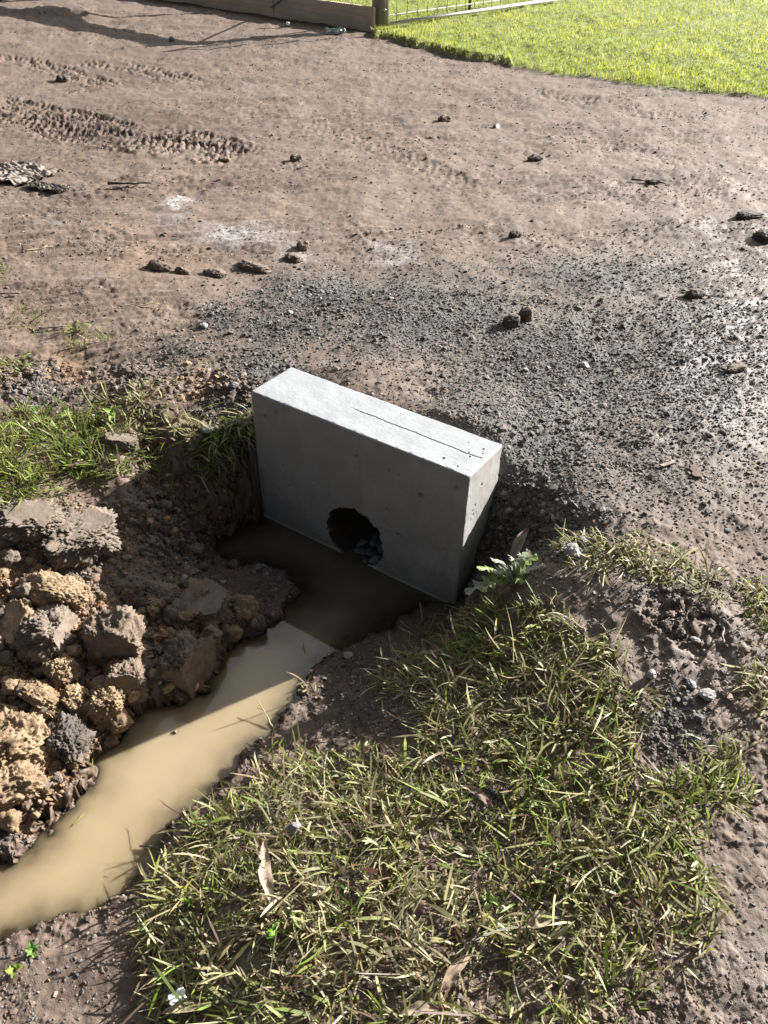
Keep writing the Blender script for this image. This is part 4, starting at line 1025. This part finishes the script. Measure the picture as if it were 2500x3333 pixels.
def twig(px, py, L, az, label, m, rad=.004, seed=1, lift=.01, rise=0.0, z=None, name='twig'):
    r = np.random.default_rng(seed); s = np.linspace(-.5, .5, 9)
    path = np.stack([s * L, .05 * L * perlin(s * 4, s * 0, seed), rise * (s + .5) * L + .02 * L * perlin(s * 5, s * 0, seed + 2)], -1)
    p1 = tube(path, rad * (1 - .5 * (s + .5)) + rad * .15 * r.normal(size=9), 6)
    b = path[5]; br = np.stack([b + np.array([1, .7, .1]) * L * .22 * k for k in np.linspace(0, 1, 4)])
    V, F = join([p1, tube(br, rad * .5 * np.linspace(1, .5, 4), 5)])
    o = mesh_np(name, V, F, m, smooth=True); p = at(px, py)[0]
    o.location = (p[0], p[1], (p[2] if z is None else z) + lift); o.rotation_euler = (0, 0, az); tag(o, label, 'twig', 'twigs'); return o
M_TWIG = simple('dark_bark', (.06, .045, .035), .8); M_STRAW = simple('dry_straw', (.42, .35, .2), .7); M_GTWIG = simple('grey_bark', (.22, .19, .16), .8)
twig(282, 408, .26, .12, 'dark straight twig lying on the driveway left of the lime patches', M_TWIG, .008, 1, .014)
twig(1400, 395, .22, -.35, 'forked dark twig on the far right of the driveway', M_TWIG, .007, 2, .012)
twig(1535, 645, .2, -.15, 'thin dark twig beside the muddy clod at right', M_TWIG, .004, 3, .012)
twig(85, 540, .14, .6, 'pale straw stalk lying on the dirt at the left edge', M_STRAW, .004, 4, .008)
twig(325, 1838, .05, 0.0, 'short brown stick poking out over the puddle from the grass bank', M_GTWIG, .003, 5, .002, 0, WATER + .006)
twig(115, 712, .11, .25, 'grey stick by the small tufts on the left', M_GTWIG, .004, 6, .014)
twig(300, 665, .18, .2, 'long yellow straw on the dirt behind the left grass', M_STRAW, .003, 7, .008)
twig(20, 636, .10, 0.1, 'pale root sticking from the low ridge on the left', M_GTWIG, .006, 8, .01)
twig(1560, 1370, .09, 1.25, 'crooked pale stick in the right hand grass strip', M_GTWIG, .004, 9, .015)
twig(660, 1425, .08, 1.9, 'bent green stem leaning over the water at the bank', simple('green_stem', (.16, .2, .05), .6), .0018, 10, .03, .35)
twig(575, 1560, .09, 2.2, 'dry stem reaching over the puddle from the bank', M_STRAW, .0022, 11, .03, .3)
twig(201, 1650, .08, -1.2, 'yellow green grass stem hanging in the water at the left bank', simple('yellow_stem', (.3, .3, .07), .6), .0018, 12, 0, 0, WATER + .004)
twig(175, 1785, .04, 1.0, 'scrap of green stalk floating on the puddle', simple('floating_stalk', (.25, .25, .08), .6), .002, 13, 0, 0, WATER + .002)
def wood_chip(px, py, dims, az, label, m):
    bm = bmesh.new(); bmesh.ops.create_cube(bm, size=1)
    for v in bm.verts: v.co = Vector((v.co.x * dims[0] * (1 + .15 * v.co.y), v.co.y * dims[1] * (1 + .2 * v.co.x), v.co.z * dims[2]))
    bmesh.ops.subdivide_edges(bm, edges=bm.edges[:], cuts=4, use_grid_fill=True)
    for v in bm.verts: v.co.x += .004 * math.sin(v.co.y * 900) ; v.co.z += .003 * math.sin(v.co.x * 60)
    me = bpy.data.meshes.new('wood_chip'); bm.to_mesh(me); bm.free(); me.materials.append(m)
    o = bpy.data.objects.new('wood_chip', me); COL.objects.link(o); p = at(px, py)[0]
    o.location = (p[0], p[1], p[2] + dims[2] * .8); o.rotation_euler = (.1, .1, az); tag(o, label, 'wood chip')
wood_chip(1497, 1028, (.024, .062, .010), -.05, 'reddish brown wood chip standing out of the gravel right of the block', simple('red_wood', (.2, .125, .095), .8, 0, 30, .4))
wood_chip(1440, 1010, (.06, .012, .006), .5, 'thin split of pale wood near the reddish chip', simple('pale_wood', (.33, .26, .19), .8, 0, 30, .4))
def crumpled(name, px, py, w, h, az, label, cat, m, amp=.35, seed=1, lift=.01, n=26, folds=3.0, ragged=.12, tint=None):
    a = np.linspace(-1, 1, n); U, V = np.meshgrid(a, a, indexing='ij')
    rad = 1 + ragged * perlin(np.arctan2(V, U) * 2 + 5, U * 0, seed)
    x = U * w * rad + .12 * w * fbm(U * 1.5, V * 1.5, 2, seed + 1); y = V * h * rad + .12 * h * fbm(U * 1.5 + 9, V * 1.5, 2, seed + 2)
    rid = 1 - np.abs(perlin(U * folds * .5 + .4 * V, V * folds, seed + 5)) * 2
    z = amp * min(w, h) * (.6 * rid + .6 * fbm(U * folds, V * folds, 3, seed + 7))
    z = z - z.min() * .5 - .3 * amp * min(w, h)
    v = np.stack([x, y, z], -1).reshape(-1, 3)
    i = np.arange(n - 1)[:, None] * n + np.arange(n - 1)[None]
    f = np.stack([i, i + n, i + n + 1, i + 1], -1).reshape(-1, 4)
    o = mesh_np(name, v, f, m, smooth=True)
    md = o.modifiers.new('thickness', 'SOLIDIFY'); md.thickness = .0015
    p = at(px, py)[0]; o.location = (p[0], p[1], p[2] + lift); o.rotation_euler = (0, 0, az); tag(o, label, cat); return o
M_CLOTH = simple('muddy_cloth', (.25, .21, .175), .9, 0, 9, .4, .004)
M_PAPER = simple('white_paper', (.72, .73, .74), .6, 0, 5, .03)
crumpled('muddy_rag', 35, 378, .21, .17, -.45, 'crumpled muddy rag flattened into the dirt at the left edge', 'rag', M_CLOTH, .13, 3, .012, 60, 4.2)
crumpled('torn_cloth', 105, 408, .13, .05, -.3, 'torn dark strip of cloth trailing from the muddy rag', 'rag', simple('dark_cloth', (.22, .19, .16), .9, 0, 12, .5, .003), .35, 8, .015, 36, 4.0)
crumpled('paper_scrap', 386, 2165, .018, .013, .5, 'torn white paper scrap lying on the mud at the bottom left', 'paper scrap', M_PAPER, .3, 5, .03, 14, 1.0, .05)
def wrapper():
    m, t = mat('printed_wrapper'); n = N(t)
    co = n('TexCoord').outputs['Object']
    c = n.ramp(n.noise(co, 9, 2), [(.42, (.75, .76, .74)), (.52, (.1, .3, .2)), (.62, (.7, .72, .7))])
    n.out(n('BsdfPrincipled', Base_Color=c, Roughness=.35))
    crumpled('food_wrapper', 725, 74, .12, .05, .2, 'crumpled white and green wrapper lying by the gate post', 'wrapper', m, .8, 6, .03, 22, 2.5)
wrapper()

# ------------------------------------------------------------------ thistle and small weeds
def spiny_leaf(L, w, rise, droop, seed, lobes=5):
    """deeply lobed leaf: a midrib sheet whose margin runs out into spines"""
    n = lobes * 6 + 1; s = np.linspace(0, 1, n); r = np.random.default_rng(seed)
    ang = rise - droop * s
    x = np.cumsum(np.r_[0, np.cos(ang[:-1])]) * L / (n - 1); z = np.cumsum(np.r_[0, np.sin(ang[:-1])]) * L / (n - 1)
    saw = np.abs(((s * lobes) % 1) - .5) * 2
    env = np.sin(np.pi * np.clip(s * .93 + .05, 0, 1)) ** .6
    V, F = [], []
    for side in (-1, 1):
        wd = w * env * (.28 + .9 * (1 - saw) ** 1.6 * r.uniform(.75, 1.2, n)); wd[-1] = .0008
        fwd = L / lobes * .35 * (1 - saw)
        lift = .35 * wd * np.sin(s * lobes * 6.28 + seed + side) + .25 * wd
        mid = np.stack([x, np.zeros(n), z], -1)
        half = np.stack([x + fwd * .4, side * wd * .55, z + lift * .7], -1); edge_ = np.stack([x + fwd, side * wd, z + lift * .8], -1)
        o = len(V) * n; V += [mid, half, edge_]
        for i in range(n - 1):
            for a in (0, 1):
                q = (o + a * n + i, o + a * n + i + 1, o + (a + 1) * n + i + 1, o + (a + 1) * n + i)
                F.append(q if side > 0 else q[::-1])
    return np.vstack(V), np.array(F)
def thistle():
    p = at(1103, 1272)[0]; p[2] += .02
    root = empty('thistle', tuple(p))
    tag(root, 'grey green spiny thistle growing at the right front corner of the block', 'thistle')
    tips = [(1032, 1229, .09), (1134, 1186, .13), (1176, 1234, .08), (1044, 1286, .05), (1009, 1293, .03), (1092, 1203, .13), (1135, 1270, .05), (1058, 1222, .11), (1062, 1252, .06), (1155, 1212, .10), (1118, 1215, .12)]
    for k, (tx, ty, dz) in enumerate(tips):
        q = unproj(tx, ty, p[2] + dz); d = q - np.array([p[0], p[1], p[2]]); hl = math.hypot(d[0], d[1]); L = math.hypot(hl, dz) * 1.08
        v, f = spiny_leaf(L, min(.024, L * .24), math.atan2(dz, hl) + .45, .9, 700 + k)
        c = np.array([.33, .37, .27]) if k % 3 else np.array([.24, .36, .08])
        mid = np.zeros(len(v)); nn = len(v) // 6; mid[:nn] = 1; mid[3 * nn:4 * nn] = 1
        o = mesh_np('leaf', v, f, M_LEAF, {'tint': c * (1 - mid[:, None]) + np.array([.42, .43, .33]) * mid[:, None]}, smooth=False, parent=root)
        o.rotation_euler = (.2 * math.sin(k * 2.3), 0, math.atan2(d[1], d[0]))
        o.location = (0, 0, .004 * k)
thistle()
def weed(px, py, n, L, label, col_, seed):
    p = at(px, py)[0]; root = empty('weed', (p[0], p[1], p[2])); tag(root, label, 'weed', 'small weeds')
    r = np.random.default_rng(seed)
    for k in range(n):
        v, f = strip_leaf(L * r.uniform(.7, 1.2), L * .22, seed + k, .5, 9, 5)
        o = mesh_np('leaf', v, f, M_LEAF, {'tint': np.tile(np.array(col_) * r.uniform(.8, 1.2), (len(v), 1))}, smooth=True, parent=root)
        o.rotation_euler = (0, -r.uniform(.2, .9), k * 6.28 / n + r.normal(0, .3))
weed(900, 1447, 5, .045, 'pale green broad leaved weed on the bank above the dark mud', (.22, .28, .10), 1)
weed(600, 2015, 6, .03, 'bright green clover like weed in the foreground grass', (.13, .3, .03), 2)
weed(75, 2060, 6, .028, 'tiny green sprout at the lower left edge of the puddle', (.15, .28, .05), 3)
weed(245, 905, 5, .05, 'light green weed beside the left grass patch', (.24, .36, .07), 4)
weed(35, 2105, 5, .03, 'tiny yellow green sprout in the bottom left mud', (.22, .3, .06), 5)
weed(1055, 1950, 5, .03, 'small light green weed in the middle of the lower grass', (.24, .33, .10), 6)
weed(320, 2010, 4, .026, 'thin sprout on the mud lip of the puddle', (.2, .26, .08), 7)
weed(330, 1385, 4, .02, 'tiny green seedling in the shade between the clods', (.12, .25, .08), 8)

# ------------------------------------------------------------------ fence, gate, posts, tyre
M_SLEEPER = timber('treated_pine', (.46, .37, .27), (.68, .56, .43))
M_POST = timber('weathered_post', (.17, .15, .125), (.32, .29, .25), (14, 14, 1.2))
M_GALV = simple('galvanised_steel', (.55, .56, .57), .4, .6, 30, .2)
M_WIRE = simple('galvanised_wire', (.30, .31, .31), .5, .5, 30, .2)
def box_mesh(name, lx, ly, lz, m, parent, loc, rz=0.0, cuts=0, bev=.006):
    bm = bmesh.new(); bmesh.ops.create_cube(bm, size=1)
    for v in bm.verts: v.co = Vector((v.co.x * lx, v.co.y * ly, v.co.z * lz))
    bmesh.ops.bevel(bm, geom=bm.edges[:], offset=bev, segments=2, affect='EDGES')
    me = bpy.data.meshes.new(name); bm.to_mesh(me); bm.free(); me.materials.append(m)
    o = bpy.data.objects.new(name, me); COL.objects.link(o); o.parent = parent; o.location = loc; o.rotation_euler = (0, 0, rz); return o
def fence():
    fa = math.atan2(FDIR[1], FDIR[0])
    root = empty('boundary_fence', (FENCE_A[0], FENCE_A[1], -.06), fa)
    tag(root, 'low timber retaining board with wire netting and a top rail, left of the gate post', 'fence')
    jl = 1.72
    box_mesh('retaining_board', jl, .05, .27, M_SLEEPER, root, (jl / 2 + .0, 0, .115))
    box_mesh('retaining_board', 3.6, .05, .27, M_SLEEPER, root, (jl + 1.804, .004, .118))
    box_mesh('top_rail', 5.2, .05, .20, M_SLEEPER, root, (2.75, -.03, 1.12))
    for x in (2.4, 4.6):
        p = tube(np.array([[x, -.12, -.1], [x, -.12, .5], [x, -.12, 1.25]]), .06, 12); V, F = join([p]); o = mesh_np('fence_post', V, F, M_POST, smooth=True, parent=root)
    p = tube(np.array([[.02, .05, 1.0], [.8, .05, .6], [1.75, .05, .1]]), .012, 6); V, F = join([p]); mesh_np('brace', V, F, M_GALV, smooth=True, parent=root)
    wires = []; dz = .05; dx = .075
    zs = np.arange(.25, 1.06, dz)
    for k in range(68):
        x0 = k * dx + .05
        path = np.stack([x0 + dx * .5 * (((np.arange(len(zs)) + 1) // 2) % 2) * (1 if k % 2 else -1), np.full(len(zs), -.056), zs], -1)
        wires.append(tube(path, .0018, 3))
    V, F = join(wires); mesh_np('wire_netting', V, F, M_WIRE, parent=root)
fence()
def gate_post():
    p = unproj(821, 65, -.06)
    s = np.linspace(0, 1, 15); an = np.linspace(0, 2 * math.pi, 33)[:-1]
    S, A_ = np.meshgrid(s, an, indexing='ij')
    r = .102 * (1 + .03 * perlin(A_ * 1.5, S * 6, 5) + .03 * np.abs(perlin(np.cos(A_) * 6, np.sin(A_) * 6 + S * .5, 7))) * (1.03 - .06 * S)
    v = np.stack([r * np.cos(A_), r * np.sin(A_), S * 1.4 - .12], -1).reshape(-1, 3)
    n = 32; f = [(i * n + k, i * n + (k + 1) % n, (i + 1) * n + (k + 1) % n, (i + 1) * n + k) for i in range(14) for k in range(n)]
    v = np.vstack([v, [0, 0, 1.285]]); t = [(14 * n + k, 14 * n + (k + 1) % n, len(v) - 1) for k in range(n)]
    o = mesh_np('gate_post', v, [np.array(f), np.array(t)], M_POST, smooth=True)
    o.location = (p[0], p[1] + .06, -.06); tag(o, 'round weathered timber gate post at the corner of the lawn', 'post'); return p
def gate(p):
    a = unproj(836, 52, .05); b = unproj(1170, 3, .05)
    d = b - a; ln = float(np.hypot(d[0], d[1])); az = math.atan2(d[1], d[0]); ln = 4.0
    root = empty('farm_gate', (a[0], a[1], .05), az); tag(root, 'galvanised tube gate with square wire mesh, swung open over the lawn', 'gate')
    R_ = .021
    fr = [tube(np.array([[0, 0, 0], [ln / 2, 0, 0], [ln, 0, 0]]), R_, 10), tube(np.array([[0, 0, 1.1], [ln / 2, 0, 1.1], [ln, 0, 1.1]]), R_, 10)]
    fr += [tube(np.array([[x, 0, -.02], [x, 0, .5], [x, 0, 1.12]]), R_, 10) for x in (0, ln)]
    V, F = join(fr); mesh_np('frame', V, F, M_GALV, smooth=True, parent=root)
    w = [tube(np.array([[x, .022, 0], [x, .022, .5], [x, .022, 1.1]]), .0042, 4) for x in np.arange(.2, ln, .2)]
    w += [tube(np.array([[0, .026, z], [ln / 2, .026, z], [ln, .026, z]]), .0042, 4) for z in (.085, .26, .44, .62, .8, .97)]
    V, F = join(w); mesh_np('wire_mesh', V, F, M_WIRE, parent=root)
    for z in (.15, .9):
        V, F = join([tube(np.array([[-.07, 0, z], [-.035, 0, z], [-.005, 0, z]]), .012, 8)]); mesh_np('hinge', V, F, M_GALV, smooth=True, parent=root)
    q = unproj(1015, 24, .0)
    pr = [(.025, 0, 0), (0, .03, 0), (-.018, -.018, 0)]
    V, F = join([tube(np.array([[0, 0, -.1], [0, 0, .5], [0, 0, 1.35]]), .024, 5)])
    o = mesh_np('steel_post', V, F, simple('dark_steel', (.10, .11, .12), .5, .5), parent=None); o.location = (q[0], q[1] + .1, 0); tag(o, 'dark steel post standing on the lawn behind the gate', 'post')
gate(gate_post())
def tyre():
    p = unproj(-2, 5, -.06)
    root = empty('car_tyre', (p[0] - .1, p[1] + .1, -.06 + .31), -.5); tag(root, 'black rubber tyre standing on the dirt in the far left corner', 'tyre')
    prof = [(.19, -.085), (.27, -.105), (.305, -.095), (.318, -.06), (.32, -.02), (.32, .02), (.318, .06), (.305, .095), (.27, .105), (.19, .085)]
    n = 48; v = np.array([[r * math.cos(k / n * 6.28319), y, r * math.sin(k / n * 6.28319)] for k in range(n) for r, y in prof]); m = len(prof)
    f = [(k * m + j, k * m + j + 1, ((k + 1) % n) * m + j + 1, ((k + 1) % n) * m + j) for k in range(n) for j in range(m - 1)]
    mesh_np('tread', v, np.array(f), simple('black_rubber', (.025, .025, .026), .8), smooth=True, parent=root)
    prof = [(.19, -.08), (.15, -.05), (.06, -.05), (.0, -.06)]
    v = np.array([[r * math.cos(k / n * 6.28319), y, r * math.sin(k / n * 6.28319)] for k in range(n) for r, y in prof]); m = 4
    f = [(k * m + j, k * m + j + 1, ((k + 1) % n) * m + j + 1, ((k + 1) % n) * m + j) for k in range(n) for j in range(m - 1)]
    mesh_np('rim', v, np.array(f), simple('grey_rim', (.3, .3, .31), .4, .6), smooth=True, parent=root)
tyre()
